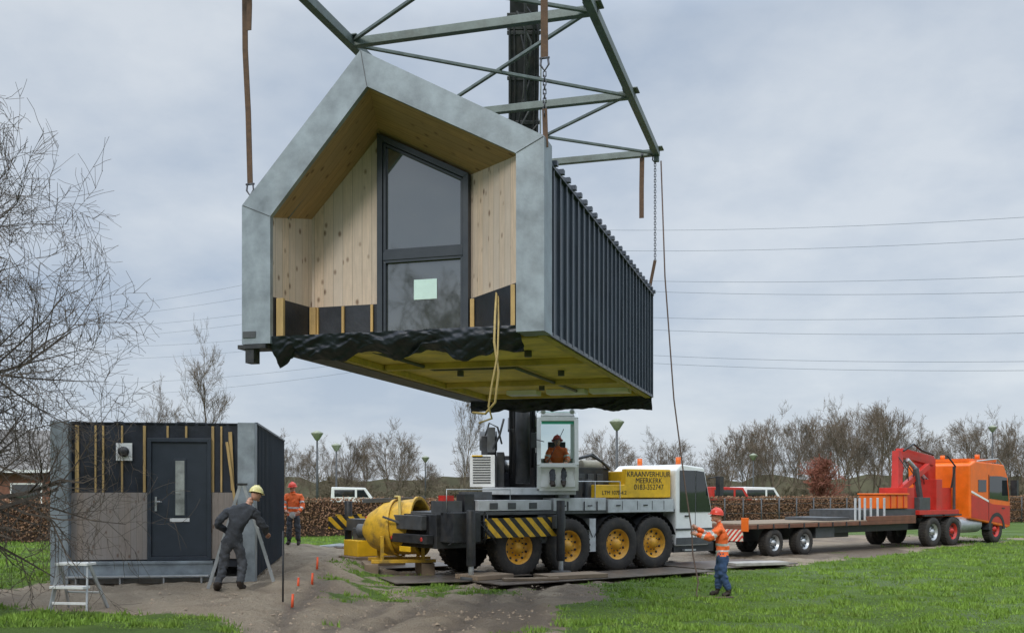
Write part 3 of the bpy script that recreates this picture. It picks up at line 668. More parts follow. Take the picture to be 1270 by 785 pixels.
def slab(name,x,y,L,W,ang,z,mat,th=.05):
    e=MB(); e.box(-L/2,L/2,-W/2,W/2,0,th,mat); return e.obj(name,None,.01,(x,y,z),math.radians(ang))
slab('steel_road_plate',1.9,23.0,6.2,1.5,35,.05,plateM,.03); slab('steel_road_plate',-1.1,22.3,3.4,1.6,20,.05,plateM,.03); slab('steel_road_plate',5.6,26.6,3.5,2,35,.05,plateM,.03)
slab('steel_road_plate',-3.2,25.5,3.4,1.8,30,.08,plateM,.03); slab('timber_mat',1.3,22.2,1.5,.7,28,.085,timber,.09); slab('timber_mat',-.6,22.0,1.0,.8,40,.085,timber,.1)
slab('timber_mat',-4.5,28.0,1.2,1.2,35,.07,timber,.1); slab('timber_mat',.4,21.5,1.2,.25,10,.08,timber,.06); slab('concrete_block',6.3,26.0,1.6,.6,20,.085,concrete,.08)
pl=MB()
for k in range(7): pl.beam((-5.7+.32*k,29.2+.1*k,.36),(-5.2+.32*k,30.8+.1*k,.36),.16,.05,alu)
pl.beam((-5.9,29.3,.32),(-3.4,29.8,.32),.1,.06,timber); pl.obj('aluminium_ramp_slats')

# ---------------------------------------------------------------- truck with low loader
tk=empty('low_loader_truck',(6.85,29.5,0.0),math.radians(38))
mb=MB()
for s in (1.4,2.9): 
    wheel(mb,(s,.2,.42),.42,.34,alu,-1); wheel(mb,(s,2.3,.42),.42,.34,alu,1)
for s in (10.4,11.75,14.9):
    wheel(mb,(s,.18,.52),.52,.34,alu if s<11 else red,-1); wheel(mb,(s,2.3,.52),.52,.34,alu,1)
mb.obj('wheels',tk)
mb=MB()
mb.box(0,9.2,.0,2.5,.86,.98,brownside); mb.box(.1,6.3,.05,2.45,.98,1.02,timber); mb.box(.3,6.2,.7,1.8,.45,.86,blk); mb.box(4.8,9.2,.3,.5,.62,.86,blk)
mb.box(6.2,9.6,.25,2.25,1.02,1.36,dgrey); mb.box(6.3,9.2,.0,.2,.98,1.14,brownside)
for s in (5.7,5.95,6.25,6.6,7.0,7.4): mb.box(s,s+.06,.1,.16,1.0,1.75,ltgrey)
mb.box(-.05,-.0,.1,2.4,.5,.85,chevR); mb.box(-.08,-.02,-.12,.12,.8,1.2,orange); mb.box(-.04,.0,2.3,2.6,.8,1.2,orange)
for s in np.arange(.5,6,.75): mb.box(s,s+.05,-.03,.0,.84,1.0,blk)
mb.box(4.5,5.8,.4,2.0,1.02,1.12,dgrey); mb.box(3.6,4.6,.15,.5,.5,.84,dgrey)
mb.obj('low_loader_trailer',tk,.01)
mb=MB()
mb.box(9.3,15.6,.6,1.9,.6,1.02,blk); mb.cyl((12.4,.35,.72),(13.9,.35,.72),.3,alu,18)
for s in (10.4,11.75):
    mb.box(s-.6,s+.6,.02,.5,1.08,1.14,blk)
mb.box(9.6,12.3,.1,2.4,1.14,1.3,red); mb.obj('truck_chassis',tk,.01)
mb=MB()
mb.prism([(12.9,.95),(15.75,.55),(16.0,.6),(16.0,1.5),(15.82,2.5),(15.5,3.0),(13.3,3.1),(12.9,2.95)],.0,2.5,orange)
mb.obj('cab',tk,.05)
mb=MB(); mb.prism([(14.35,1.7),(15.85,1.58),(15.7,2.5),(15.2,2.55),(14.35,2.55)],-.012,.0,glassd); mb.prism([(13.5,1.95),(14.1,1.95),(14.1,2.4),(13.5,2.4)],-.012,.0,glassd); mb.add([(16.01,.12,1.58),(16.01,2.38,1.58),(15.84,2.38,2.5),(15.84,.12,2.5)],[(0,1,2,3)],glassd); mb.obj('cab_windows',tk)
mb=MB(); mb.prism([(13.0,1.0),(15.95,.66),(15.95,1.40),(14.6,1.48),(13.0,1.85)],-.008,.0,red); mb.prism([(13.0,1.92),(14.3,1.55),(14.3,1.62),(13.0,2.0)],-.014,-.001,white)
mb.box(14.28,14.30,-.016,.0,.9,2.6,blk); mb.box(15.3,15.5,-.03,-.01,1.3,1.34,blk)
for z in (.95,1.1,1.25): mb.box(16.0,16.03,.5,2.0,z,z+.08,blk)
for k in range(12):
    a0=math.pi*k/12;a1=math.pi*(k+1)/12; rr=.64
    mb.prism([(14.9+.5*math.cos(a0),.52+.5*math.sin(a0)),(14.9+rr*math.cos(a0),.52+rr*math.sin(a0)),(14.9+rr*math.cos(a1),.52+rr*math.sin(a1)),(14.9+.5*math.cos(a1),.52+.5*math.sin(a1))],-.02,.4,blk)
mb.box(13.2,15.3,.2,2.3,3.08,3.2,orange)
for y in (.5,1.9): mb.cyl((14.4,y,3.2),(14.4,y,3.38),.09,orange,12)
mb.box(15.9,16.05,-.3,-.05,1.8,2.4,blk); mb.tube([(13.6,.1,3.1),(15.2,.1,3.22),(15.9,.1,2.8)],.03,alu,6); mb.box(15.98,16.06,.2,2.3,.5,.8,white)
mb.box(15.99,16.03,.15,.5,.85,1.1,white); mb.obj('cab_trim',tk)
mb=MB(); mb.box(7.6,9.0,.2,1.2,1.38,1.85,orange); mb.box(7.55,9.05,.15,1.25,1.85,1.9,orange)
for s in (7.9,8.3,8.7): mb.box(s,s+.04,.17,.2,1.4,1.84,red)
mb.obj('ballast_box',tk,.015)
mb=MB()
mb.box(11.3,12.5,.5,2.0,1.3,2.1,red); mb.box(11.6,12.1,.9,1.5,2.0,3.2,red)
mb.beam((11.9,1.0,3.1),(9.8,1.0,3.35),.30,.34,red,(0,0,1)); mb.beam((9.7,1.0,3.4),(9.3,.8,1.7),.26,.3,red,(1,0,0)); mb.beam((9.3,.7,2.0),(11.2,.7,2.9),.18,.2,red)
mb.beam((10.1,1.5,1.5),(10.7,1.5,2.9),.2,.24,red,(1,0,0)); mb.beam((10.6,.6,1.4),(10.2,.6,2.8),.14,.18,dgrey,(1,0,0)); mb.cyl((11.3,.75,2.3),(9.9,.75,3.1),.08,alu,10)
mb.box(9.15,9.6,.3,1.4,1.3,2.1,red); mb.box(10.9,11.3,.2,1.0,1.3,2.4,red); mb.tube([(9.4,.6,3.4),(9.9,.5,3.65),(10.6,.6,3.45),(11.4,.6,3.3)],.04,blk,8)
mb.tube([(12.3,.4,2.1),(12.4,.3,2.9),(12.0,.4,3.3)],.035,blk,8); mb.beam((12.5,.4,1.3),(12.5,.4,2.9),.08,.08,dgrey); mb.box(9.7,10.4,.15,.6,1.3,1.75,dgrey)
for k in range(5): mb.tube([(9.5+k*.35,.85,3.2-.1*k),(9.7+k*.35,.6,2.7-.1*k),(9.9+k*.35,.7,2.2)],.02,blk,6)
mb.obj('loader_crane',tk,.012)

# ---------------------------------------------------------------- hedge, fence, house, lamps, lines
def hedge(name,pts,h=1.62,w=.7,per=1500):
    allV=[];r=np.random
    for (a,b) in zip(pts[:-1],pts[1:]):
        a=np.array(a,float);b=np.array(b,float);L=np.hypot(*(b-a));n=int(L*per*.9); t=r.rand(n); d=(b-a)/L; nn=np.array([-d[1],d[0]])
        s=(r.rand(n)-.5)*w; s=np.where(r.rand(n)<.6,-w/2+np.abs(r.randn(n))*.06,s)
        z=r.rand(n)**.8*(h+.12*(fbm(t*L*1.1,t*0+3)-.5)*2); top=r.rand(n)<.12; z=np.where(top,h+r.randn(n)*.04,z)
        p=a[None]+d[None]*(t*L)[:,None]+nn[None]*(s)[:,None]; P=np.stack([p[:,0],p[:,1],z],-1)
        A=r.randn(n,3);A/=np.linalg.norm(A,axis=1)[:,None];Bv=np.cross(A,r.randn(n,3));Bv/=np.linalg.norm(Bv,axis=1)[:,None]
        sz=(.035+.03*r.rand(n))[:,None]; V=np.stack([P-A*sz,P+Bv*sz*.6,P+A*sz,P-Bv*sz*.6],1); allV.append(V.reshape(-1,3))
    V=np.concatenate(allV)
    m,t,b=nt('beech_leaves'); v=coords(t); n1=ramp(t,noise(t,v,9,4,.7),.3,.7); n2=ramp(t,noise(t,v,.6,4),.35,.7)
    c=mixc(t,n1,(.15,.075,.045),(.42,.235,.135)); c=mixc(t,mathn(t,'MULTIPLY',n2,.35),c,(.20,.15,.07)); t.links.new(c,b.inputs['Base Color']); b.inputs['Roughness'].default_value=.8
    e=empty(name); npmesh('leaves',V,np.arange(len(V)).reshape(-1,4),m,parent=e)
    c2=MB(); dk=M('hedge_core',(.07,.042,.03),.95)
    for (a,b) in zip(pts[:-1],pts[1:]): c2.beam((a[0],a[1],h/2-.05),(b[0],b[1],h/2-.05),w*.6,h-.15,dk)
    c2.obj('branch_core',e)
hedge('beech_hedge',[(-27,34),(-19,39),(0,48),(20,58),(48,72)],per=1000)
fe=MB()
for i in range(34):
    t=i/33; x=lerp(-2,34,t); y=lerp(46,64,t); fe.cyl((x,y,0),(x,y,1.6),.04,dgrey,6)
for z in (.3,.8,1.3,1.58): fe.beam((-2,46,z),(34,64,z),.02,.02,dgrey)
fe.obj('wire_fence')
bh=empty('brick_house',(-38,50,0),math.radians(6))
mb=MB(); mb.box(0,15.2,0,9,0,3.2,brick); mb.obj('walls',bh)
mb=MB(); mb.add([(-.4,-.5,3.0),(15.6,-.5,3.0),(13.2,4.5,5.3),(0,4.5,5.6),(-.4,9.5,3.0),(15.6,9.5,3.0)],[(0,1,2,3),(3,2,5,4),(1,5,2)],roofM); mb.box(-.4,15.6,-.55,-.42,2.9,3.05,white); mb.obj('roof',bh)
mb=MB()
for x in (10.0,12.6): mb.box(x,x+1.4,-.03,-.005,1.0,2.3,glassd); mb.box(x-.08,x+1.48,-.02,-.003,.92,2.38,white)
mb.obj('windows',bh)
lh=M('lamp_head',(.30,.33,.25),.4)
def lamp(x,y,h):
    m=MB(); m.tube([(0,0,0),(0,0,h*.5),(0,0,h)],[.10,.075,.055],dgrey,8); m.lathe([(.03,0),(.12,.05),(.36,.42),(.38,.46),(.1,.6),(0,.62)],(0,0,h-.05),(0,0,1),lh,14); m.lathe([(.1,.0),(.31,.4)],(0,0,h-.0),(0,0,1),white,12); m.obj('street_lamp',None,0,(x,y,0))
lamp(-11.6,60,5.0); lamp(-12.9,74,4.9); lamp(-7.9,92,4.6); lamp(5.2,50,5.0); lamp(20.6,86,4.6); lamp(41,86,7.0)
def van(x,y,a,bm):
    pv=empty('parked_van',(x,y,0),math.radians(a))
    mb=MB(); mb.prism([(0,.4),(3.6,.4),(3.7,1.2),(3.0,1.5),(2.5,2.2),(.1,2.25)],0,1.9,bm); mb.obj('body',pv,.05)
    mb=MB(); mb.prism([(1.9,1.5),(2.75,1.5),(2.4,2.05),(1.9,2.05)],-.01,.0,glassd); mb.prism([(.3,1.55),(1.75,1.55),(1.75,2.05),(.3,2.05)],-.01,.0,glassd)
    for s in (.7,3.0): mb.cyl((s,-.02,.35),(s,.2,.35),.35,tyre,16)
    mb.obj('windows_and_wheels',pv)
van(13.0,66,20,red); van(15.6,68,20,white); van(-13.0,72,10,white)
wires=MB(); wm=M('power_line',(.16,.18,.21),.6,.3,.1)
def wire(a,b,sag,r=.02):
    pts=[]
    for i in range(25):
        t=i/24; p=Vector(a).lerp(Vector(b),t); p.z-=sag*4*t*(1-t); pts.append(p)
    wires.tube(pts,r,wm,4,False)
for zl,zm,zr in ((41.2,41.2,28.9),(39.2,38.2,26.8),(36.9,34.2,23.0),(34.7,33.0,21.3),(32.6,29.0,19.1),(30,27.5,17.3),(24.9,23.9,14.5),(22.3,22.8,13.6)):
    wire((-85,215,zl),(-4.2,150,zm),1.2,.022); wire((-4.2,150,zm),(62,96,zr),1.2,.02)
wires.obj('overhead_power_lines')

# ---------------------------------------------------------------- trees
def tree_mesh(name,seed,H,mat,counts=(16,7,5,4),spread=.55,rad=.16,minr=.012,bias=None,droop=0.,trunk=.28,lens=(.42,.5,.5,.5),sides=3):
    rnd=random.Random(seed); mb=MB()
    def branch(p,d,L,r,lev):
        n=4 if lev<2 else 3; pts=[p.copy()]; rs=[r]; dirs=[]
        q=p.copy(); dd=d.copy()
        for i in range(n):
            j=Vector((rnd.gauss(0,1),rnd.gauss(0,1),rnd.gauss(0,1)))*(.10 if lev==0 else .2)
            dd=(dd+j+Vector((0,0,.05-droop*lev*.1))).normalized(); q=q+dd*L/n
            pts.append(q.copy()); rs.append(max(minr*.7,r*(1-.75*(i+1)/n))); dirs.append(dd.copy())
        mb.tube(pts,rs,mat,sides if lev>0 else 7,False)
        if lev<len(counts):
            for k in range(counts[lev]):
                t=(trunk+(1-trunk)*((k+rnd.random())/counts[lev])) if lev==0 else rnd.uniform(.15,1)
                f=t*n; i=min(n-1,int(f)); base=pts[i].lerp(pts[i+1],f-i); D0=dirs[i]
                a=rnd.random()*6.283; perp=D0.cross(Vector((math.cos(a),math.sin(a),.3))).normalized()
                sp=spread*rnd.uniform(.7,1.3)+(.25*(1-t) if lev==0 else 0)
                nd=(D0*math.cos(sp)+perp*math.sin(sp)).normalized()
                if bias and lev<2: nd=(nd+Vector(bias)*.5).normalized()
                rr=max(minr,lerp(rs[i],rs[i+1],f-i)*.6)
                branch(base,nd,L*lens[lev]*rnd.uniform(.7,1.25)*(1.15-.5*t if lev==0 else 1),rr,lev+1)
    branch(Vector((0,0,-.1)),Vector((0,0,1)),H*.85,rad,0)
    o=mb.obj(name); return o
def inst(o,name,loc,rz,s,parent=None):
    n=bpy.data.objects.new(name,o.data); scene.collection.objects.link(n); n.location=loc; n.rotation_euler[2]=rz; n.scale=s; n.parent=parent; return n
o=tree_mesh('bare_garden_tree',11,6.9,bark,(32,9,7,6),.85,.17,.0046,(.85,-.02,-.12),.22,.2,(.64,.52,.5,.42)); o.location=(-9.4,14.6,.2)
T=[tree_mesh('bare_tree',s,9,bark2,(17,7,5,4),sp,.11,.010) for s,sp in ((1,.55),(2,.42),(3,.62))]
T[0].location=(-18.4,60,0); T[0].scale=(.62,.62,1.12); T[1].location=(-3.7,72,0); T[1].scale=(.5,.5,.95); T[2].location=(-24,66,0); T[2].scale=(.6,.6,.95)
sh=tree_mesh('shrub_master',9,3.0,bark4,(24,7,6),.7,.04,.014,None,0,.03,(.6,.5,.5))
sr=tree_mesh('russet_beech_bush',19,4.4,bark3,(34,9,7),.6,.08,.026,None,0,.08,(.42,.5,.5)); sr.location=(23.4,76,0)
dt=empty('distant_trees'); rr=random.Random(5)
sh.parent=dt; sh.name='shrub'; sh.location=(-15,82,0)
def tline(p0,p1,y0,y1,n,h0,h1):
    for i in range(n):
        d=rr.uniform(y0,y1); px=lerp(p0,p1,(i+rr.random())/n); h=rr.uniform(h0,h1)/9.*(d/90)
        t=rr.choice(T); inst(t,'tree',(px*d,d,0),rr.random()*6,(h*rr.uniform(.75,1.1),h*rr.uniform(.75,1.1),h),dt)
tline(-.24,-.10,80,105,13,5.2,6.8); tline(-.11,.02,90,120,8,3.6,4.6); tline(.06,.2,80,110,10,4.6,6.8); tline(.19,.26,85,110,7,5.5,7.4)
tline(.25,.38,80,105,14,7.2,9.6); tline(.38,.56,85,115,17,5.4,7.8); tline(-.6,-.4,80,110,8,5,7); tline(.56,.75,85,110,8,6,8)
for i in range(110):
    d=rr.uniform(72,120); x=rr.uniform(-.55,.7)*d; s=rr.uniform(.5,.95)*d/85; inst(sh,'shrub',(x,d,0),rr.random()*6,(s*1.7,s*1.7,s),dt)
bt=empty('rear_tree_row')
for i in range(18): 
    x=-32+i*4; s=rr.uniform(1.4,1.9); inst(rr.choice(T),'tree',(x,-22-rr.random()*10,0),rr.random()*6,(s*1.3,s*1.3,s*1.0),bt)
wb=MB(); wm2=M('woodland_band_mat',(.12,.11,.075),.95,0,.4,.15,.0)
pts=[]
for i in range(330):
    x=-300+i*2.0; pts.append((x,150+8*math.sin(i*.17),0,2.2+3.2*float(fbm(np.array([i*.45]),np.array([2.]),5)[0])))
vs=[];fs=[]
for i,p in enumerate(pts): vs+=[(p[0],p[1],0),(p[0],p[1],p[3]),(p[0],p[1]+8,p[3]*.8)]
for i in range(len(pts)-1): a=i*3; fs+=[(a,a+3,a+4,a+1),(a+1,a+4,a+5,a+2)]
wb.add(vs,fs,wm2); wb.obj('distant_woodland')

# ---------------------------------------------------------------- small things
ss=MB()
for x in (-.28,.28):
    ss.beam((x*1.05,-.12,0),(x*.8,.02,.70),.03,.06,alu); ss.beam((x*1.15,.42,0),(x*.8,.06,.70),.03,.05,alu)
ss.box(-.26,.26,-.06,.20,.68,.72,white); ss.box(-.27,.27,-.18,.02,.34,.38,white); ss.beam((-.3,.3,.25),(.3,.3,.25),.02,.03,alu); ss.beam((-.27,-.1,.12),(.27,-.1,.12),.02,.04,white)
ss.obj('step_stool',None,.006,(-6.58,15.1,zat(-6.58,15.1)),math.radians(-8))
ld=MB()
for y in (-.22,.22):
    ld.beam((-.60,y*1.15,0),(-.03,y*.8,1.9),.025,.055,alu,(1,0,0)); ld.beam((.60,y*1.15,0),(.03,y*.8,1.9),.025,.055,alu,(1,0,0))
for k in range(1,7):
    t=k/7; x=.60-.57*t; z=1.9*t; y=.25-.07*t
    ld.box(-x-.03,-x+.03,-y,y,z-.010,z+.010,alu); ld.box(x-.03,x+.03,-y,y,z-.010,z+.010,alu)
ld.box(-.1,.1,-.2,.2,1.89,1.93,blk); ld.obj('step_ladder',None,0,(-5.05,18.85,zat(-5.05,18.85)),math.radians(14))
p=MB(); p.tube([(0,0,-.1),(.005,0,1.17)],.016,blk,8); p.obj('steel_stake',None,0,(-3.82,16.8,zat(-3.82,16.8)))
for (x,y,h) in ((-3.62,16.6,.16),(-3.75,18.9,.16),(-9.1,20.3,.15),(-3.95,18.6,.14),(-4.1,21.2,.2)):
    q=MB(); q.tube([(0,0,-.05),(.01,0,h)],[.025,.02],pegM,8); q.ell((.01,0,h),(.024,.024,.012),pegM); q.obj('survey_peg',None,0,(x,y,zat(x,y)))

# ---------------------------------------------------------------- people
def human(name,org,J,face,jacket,pants,helmet,hv=False,scale=1.,seated=False,bulk=1.,coat=1.):
    e=empty(name,org); e.scale=(scale,)*3
    Jv={k:Vector(v) for k,v in J.items()}
    order=['pelvis','spine','chest','neck','skull','shL','elL','wrL','shR','elR','wrR','hipL','knL','anL','toL','hipR','knR','anR','toR','waist']
    rad=dict(pelvis=(.155,.12),spine=(.155,.125),chest=(.175,.13),neck=(.062,.062),skull=(.06,.06),waist=(.155*coat,.125*coat))
    for s in 'LR': rad.update({'sh'+s:(.088,.088),'el'+s:(.066,.066),'wr'+s:(.047,.047),'hip'+s:(.115,.115),'kn'+s:(.08,.08),'an'+s:(.066,.066),'to'+s:(.05,.045)})
    for k in ('spine','chest'): rad[k]=tuple(x*coat for x in rad[k])
    for k in rad:
        if k not in('neck','skull'): rad[k]=tuple(x*bulk for x in rad[k])
    Jv['waist']=Jv['pelvis'].lerp(Jv['spine'],.5)
    E=[('pelvis','waist'),('waist','spine'),('spine','chest'),('chest','neck'),('neck','skull')]
    for s in 'LR': E+=[('chest','sh'+s),('sh'+s,'el'+s),('el'+s,'wr'+s),('pelvis','hip'+s),('hip'+s,'kn'+s),('kn'+s,'an'+s),('an'+s,'to'+s)]
    me=bpy.data.meshes.new(name+'_rig'); me.from_pydata([Jv[k] for k in order],[(order.index(a),order.index(b)) for a,b in E],[])
    ob=bpy.data.objects.new('body',me); scene.collection.objects.link(ob)
    sk=ob.modifiers.new('skin','SKIN'); sk.branch_smoothing=.3
    if not me.skin_vertices:
        bpy.context.view_layer.objects.active=ob; bpy.ops.mesh.customdata_skin_add()
    for i,k in enumerate(order): me.skin_vertices[0].data[i].radius=rad[k]; me.skin_vertices[0].data[i].use_root=(k=='pelvis')
    ss=ob.modifiers.new('sub','SUBSURF'); ss.levels=3; ss.render_levels=3
    bpy.context.view_layer.update(); dg=bpy.context.evaluated_depsgraph_get()
    nm=bpy.data.meshes.new_from_object(ob.evaluated_get(dg)); ob.modifiers.clear(); ob.data=nm
    n=len(nm.vertices); co=np.empty(n*3); nm.vertices.foreach_get('co',co); co=co.reshape(-1,3); no=np.empty(n*3); nm.vertices.foreach_get('normal',no); no=no.reshape(-1,3)
    f=fbm(co[:,0]*9+co[:,1]*5+20,co[:,2]*15+20)-.5; f2=fbm(co[:,0]*22+20,co[:,2]*34+co[:,1]*20+20,3)-.5; co+=no*(f*.055+f2*.03)[:,None]; nm.vertices.foreach_set('co',co.ravel())
    nm.materials.clear()
    for m in (jacket,pants,boots,skinM,refl): nm.materials.append(m)
    for p in nm.polygons:
        c=p.center; best=None
        for a,b in E:
            A,B=Jv[a],Jv[b]; ab=B-A; t=max(0,min(1,(c-A).dot(ab)/ab.length_squared)); d=(c-A-ab*t).length-lerp(rad[a][0],rad[b][0],t)
            if best is None or d<best[0]: best=(d,a,b,t)
        _,a,b,t=best; k=0
        if b in('neck',): k=0 if t<.75 else 3
        elif b=='skull': k=3
        elif b[:2]=='wr': k=3 if t>.93 else 0
        elif b[:2]=='kn': k=1
        elif b[:3]=='hip': k=0 if c.z>Jv['pelvis'].z-.06 and not seated else 1
        elif b[:2]=='an': k=2 if t>.82 else 1
        elif b[:2]=='to': k=2
        if hv and k==0:
            if (b[:2]=='wr' and .35<t<.55) or (b[:2]=='el' and .55<t<.75): k=4
            if b=='waist' and t<.45: k=4
            if b=='spine' and .35<t<.8: k=4
        p.material_index=k; p.use_smooth=True
    nm.update(); ob.parent=e
    F=Vector(face).normalized(); S=Vector((0,0,1)).cross(F).normalized()
    U=F.cross(S); U=U if U.z>0 else -U
    rot=Matrix((F,S,U)).transposed().to_3x3(); H=Jv['head']
    mb=MB(); mb.ell(H,(.096,.075,.118),skinM,rot,16,12)
    P=lambda x,y,z:H+rot@Vector((x,y,z))
    mb.ell(P(-.012,0,.02),(.1,.082,.112),hair,rot,14,8,-.1)
    mb.tube([P(.088,0,.01),P(.116,0,-.022),P(.09,0,-.03)],[.008,.016,.008],skinM,6)
    for y in(-.03,.03): mb.ell(P(.087,y,.008),(.01,.014,.008),eyeM,rot,8,5); mb.ell(P(0,y*2.55,0),(.02,.01,.03),skinM,rot,8,5)
    mb.ell(P(.088,0,-.058),(.01,.025,.006),lipM,rot,8,5); mb.ell(P(.07,0,-.09),(.03,.03,.025),skinM,rot,8,6)
    mb.obj('head',e)
    if helmet:
        mb=MB(); mb.ell(P(-.005,0,.035),(.135,.11,.125),helmet,rot,20,8,-.05)
        mb.lathe([(.10,.0),(.142,-.012),(.142,-.004),(.10,.012)],P(0,0,.032),U,helmet,20); mb.ell(P(.125,0,.025),(.05,.07,.008),helmet,rot,12,5)
        mb.tube([P(-.12,0,.08),P(-.06,0,.15),P(.03,0,.165),P(.11,0,.10)],.012,helmet,6); mb.obj('safety_helmet',e)
    mb=MB()
    for s in 'LR':
        w=Jv['wr'+s]; d=(w-Jv['el'+s]).normalized(); g=Vector(J.get('grip'+s,(0,0,-1))); g=(g-d*g.dot(d)); g=g.normalized() if g.length>.01 else Vector((1,0,0))
        q=d.cross(g); mb.tube([w-d*.02,w+d*.03,w+d*.085],[.034,.042,.036],skinM,8)
        for i,(o,l) in enumerate(((-.027,.065),(-.009,.075),(.009,.07),(.026,.055))):
            b=w+d*.08+q*o; mb.tube([b,b+d*l*.5+g*.008,b+d*l*.65+g*l*.45,b+d*l*.35+g*l*.75],[.0115,.0105,.0095,.008],skinM,6)
        b=w+d*.03-q*.03; mb.tube([b,b-q*.025+d*.03+g*.012,b-q*.02+d*.055+g*.035],[.014,.012,.009],skinM,6)
    mb.obj('hands',e)
    return e
human('builder_in_dark_workwear',(-4.95,18.0,zat(-4.95,18)),dict(pelvis=(-.04,0,.92),spine=(.01,.01,1.14),chest=(.10,.05,1.40),neck=(.22,.10,1.57),skull=(.28,.13,1.65),head=(.34,.16,1.73),
  shL=(-.11,-.02,1.44),elL=(-.31,-.08,1.20),wrL=(-.16,.16,1.04),shR=(.32,.10,1.42),elR=(.47,.18,1.14),wrR=(.46,.44,1.02),
  hipL=(-.14,-.02,.86),knL=(-.21,.02,.48),anL=(-.30,-.04,.09),toL=(-.36,.14,.05),hipR=(.06,.02,.86),knR=(.12,.08,.48),anR=(.09,-.02,.09),toR=(.13,.17,.05),gripL=(0,1,-.3),gripR=(0,.3,-1)),(.55,.8,-.25),navy,dpants,hYel,bulk=1.1,coat=1.12)
human('rigger_with_tag_line',(4.107,19.9,-.1),dict(pelvis=(.06,0,.88),spine=(.05,0,1.08),chest=(.02,0,1.30),neck=(-.02,0,1.46),skull=(-.05,0,1.53),head=(-.07,0,1.60),
  shL=(-.02,-.19,1.37),elL=(-.24,-.20,1.16),wrL=(-.48,-.06,1.24),shR=(.04,.19,1.37),elR=(-.18,.20,1.18),wrR=(-.46,.05,1.36),
  hipL=(.05,-.1,.82),knL=(.02,-.11,.47),anL=(.17,-.11,.09),toL=(.01,-.13,.05),hipR=(.06,.1,.82),knR=(.00,.12,.47),anR=(-.02,.12,.09),toR=(-.19,.13,.05),gripL=(0,1,0),gripR=(0,-1,0)),(-1,.1,.1),hivis,jeans,hRed,True,bulk=1.08,coat=1.1)
human('site_worker_in_orange',(-6.2,28.6,zat(-6.2,28.6)),dict(pelvis=(0,0,.90),spine=(0,0,1.10),chest=(.01,0,1.33),neck=(-.01,0,1.48),skull=(-.02,0,1.55),head=(-.03,-.01,1.63),
  shL=(-.2,0,1.40),elL=(-.27,-.08,1.12),wrL=(-.16,-.25,.98),shR=(.21,0,1.40),elR=(.28,-.06,1.12),wrR=(.2,-.22,.95),
  hipL=(-.1,0,.84),knL=(-.12,-.04,.48),anL=(-.13,.03,.09),toL=(-.14,-.13,.05),hipR=(.1,0,.84),knR=(.12,-.02,.48),anR=(.13,.05,.09),toR=(.15,-.1,.05),gripL=(1,0,0),gripR=(-1,0,0)),(-.4,-1,-.1),hivis,dpants,hRed,True,bulk=1.07,coat=1.1)
human('crane_operator',(1.08,24.15,1.6),dict(pelvis=(0,0,.90),spine=(0,-.02,1.08),chest=(0,-.04,1.30),neck=(0,-.05,1.44),skull=(0,-.06,1.5),head=(0,-.08,1.57),
  shL=(-.19,-.04,1.36),elL=(-.25,-.18,1.12),wrL=(-.2,-.42,1.08),shR=(.19,-.04,1.36),elR=(.25,-.18,1.12),wrR=(.2,-.42,1.08),
  hipL=(-.1,-.05,.88),knL=(-.13,-.45,.92),anL=(-.13,-.55,.55),toL=(-.13,-.68,.5),hipR=(.1,-.05,.88),knR=(.13,-.45,.92),anR=(.13,-.55,.55),toR=(.13,-.68,.5)),(0,-1,.25),hivis,dpants,hRed,True,seated=True)

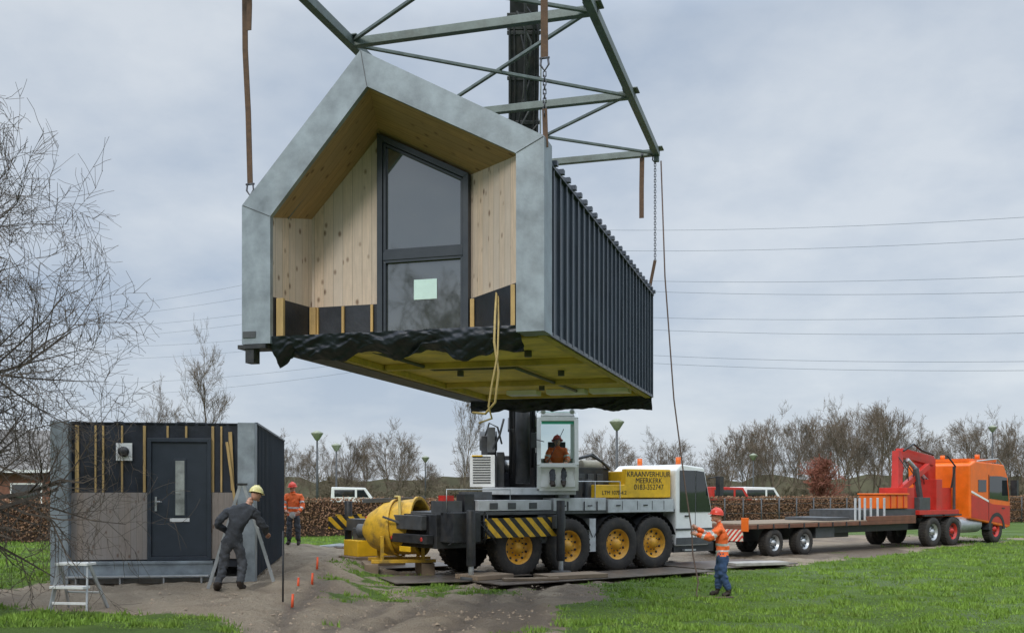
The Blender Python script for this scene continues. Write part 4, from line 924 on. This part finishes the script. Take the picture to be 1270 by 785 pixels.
# ---------------------------------------------------------------- sky, sun, camera
w=bpy.data.worlds.new('World'); scene.world=w; w.use_nodes=True; t=w.node_tree; t.nodes.clear()
out=t.nodes.new('ShaderNodeOutputWorld'); mix=t.nodes.new('ShaderNodeMixShader'); bg1=t.nodes.new('ShaderNodeBackground'); bg2=t.nodes.new('ShaderNodeBackground')
sky=t.nodes.new('ShaderNodeTexSky'); sky.sky_type='NISHITA'; sky.sun_disc=False; sky.sun_elevation=math.radians(38); sky.sun_rotation=math.radians(200)
t.links.new(sky.outputs[0],bg1.inputs[0]); bg1.inputs[1].default_value=.1
tc=t.nodes.new('ShaderNodeTexCoord'); sp=t.nodes.new('ShaderNodeSeparateXYZ'); t.links.new(tc.outputs['Generated'],sp.inputs[0])
zc=mathn(t,'MAXIMUM',sp.outputs[2],0.0); den=mathn(t,'ADD',zc,.30)
cb=t.nodes.new('ShaderNodeCombineXYZ'); t.links.new(mathn(t,'DIVIDE',sp.outputs[0],den),cb.inputs[0]); t.links.new(mathn(t,'DIVIDE',sp.outputs[1],den),cb.inputs[1]); cb.inputs[2].default_value=3.7
n1=noise(t,cb.outputs[0],1.0,8,.52); n2=noise(t,cb.outputs[0],2.8,9,.56); n3=noise(t,cb.outputs[0],6.5,8,.6)
f=ramp(t,mathn(t,'ADD',mathn(t,'ADD',mathn(t,'MULTIPLY',n1,.60),mathn(t,'MULTIPLY',n2,.32)),mathn(t,'MULTIPLY',n3,.08)),.39,.59)
col=mixc(t,f,(.385,.475,.61),(.69,.745,.81))
hb=ramp(t,zc,.2,0.0); col=mixc(t,mathn(t,'MULTIPLY',hb,.4),col,(.76,.80,.85))
zen=mathn(t,'ADD',1.,mathn(t,'MULTIPLY',ramp(t,zc,.42,.8),2.3))
t.links.new(col,bg2.inputs[0]); t.links.new(zen,bg2.inputs[1])
mix.inputs[0].default_value=.9; t.links.new(bg1.outputs[0],mix.inputs[1]); t.links.new(bg2.outputs[0],mix.inputs[2]); t.links.new(mix.outputs[0],out.inputs[0])
sl_=bpy.data.lights.new('sun','SUN'); sl_.energy=1.5; sl_.angle=math.radians(14); sl_.color=(1,.95,.87)
so=bpy.data.objects.new('sun',sl_); scene.collection.objects.link(so); so.rotation_euler=(math.radians(52),0,math.radians(-20))
cam=bpy.data.cameras.new('camera'); co=bpy.data.objects.new('camera',cam); scene.collection.objects.link(co)
co.location=(0,0,2.0); co.rotation_euler=(math.radians(90),0,0); cam.sensor_fit='HORIZONTAL'; cam.sensor_width=36; cam.lens=35.43; cam.shift_y=.1697; cam.clip_end=5000; cam.clip_start=.1
scene.camera=co
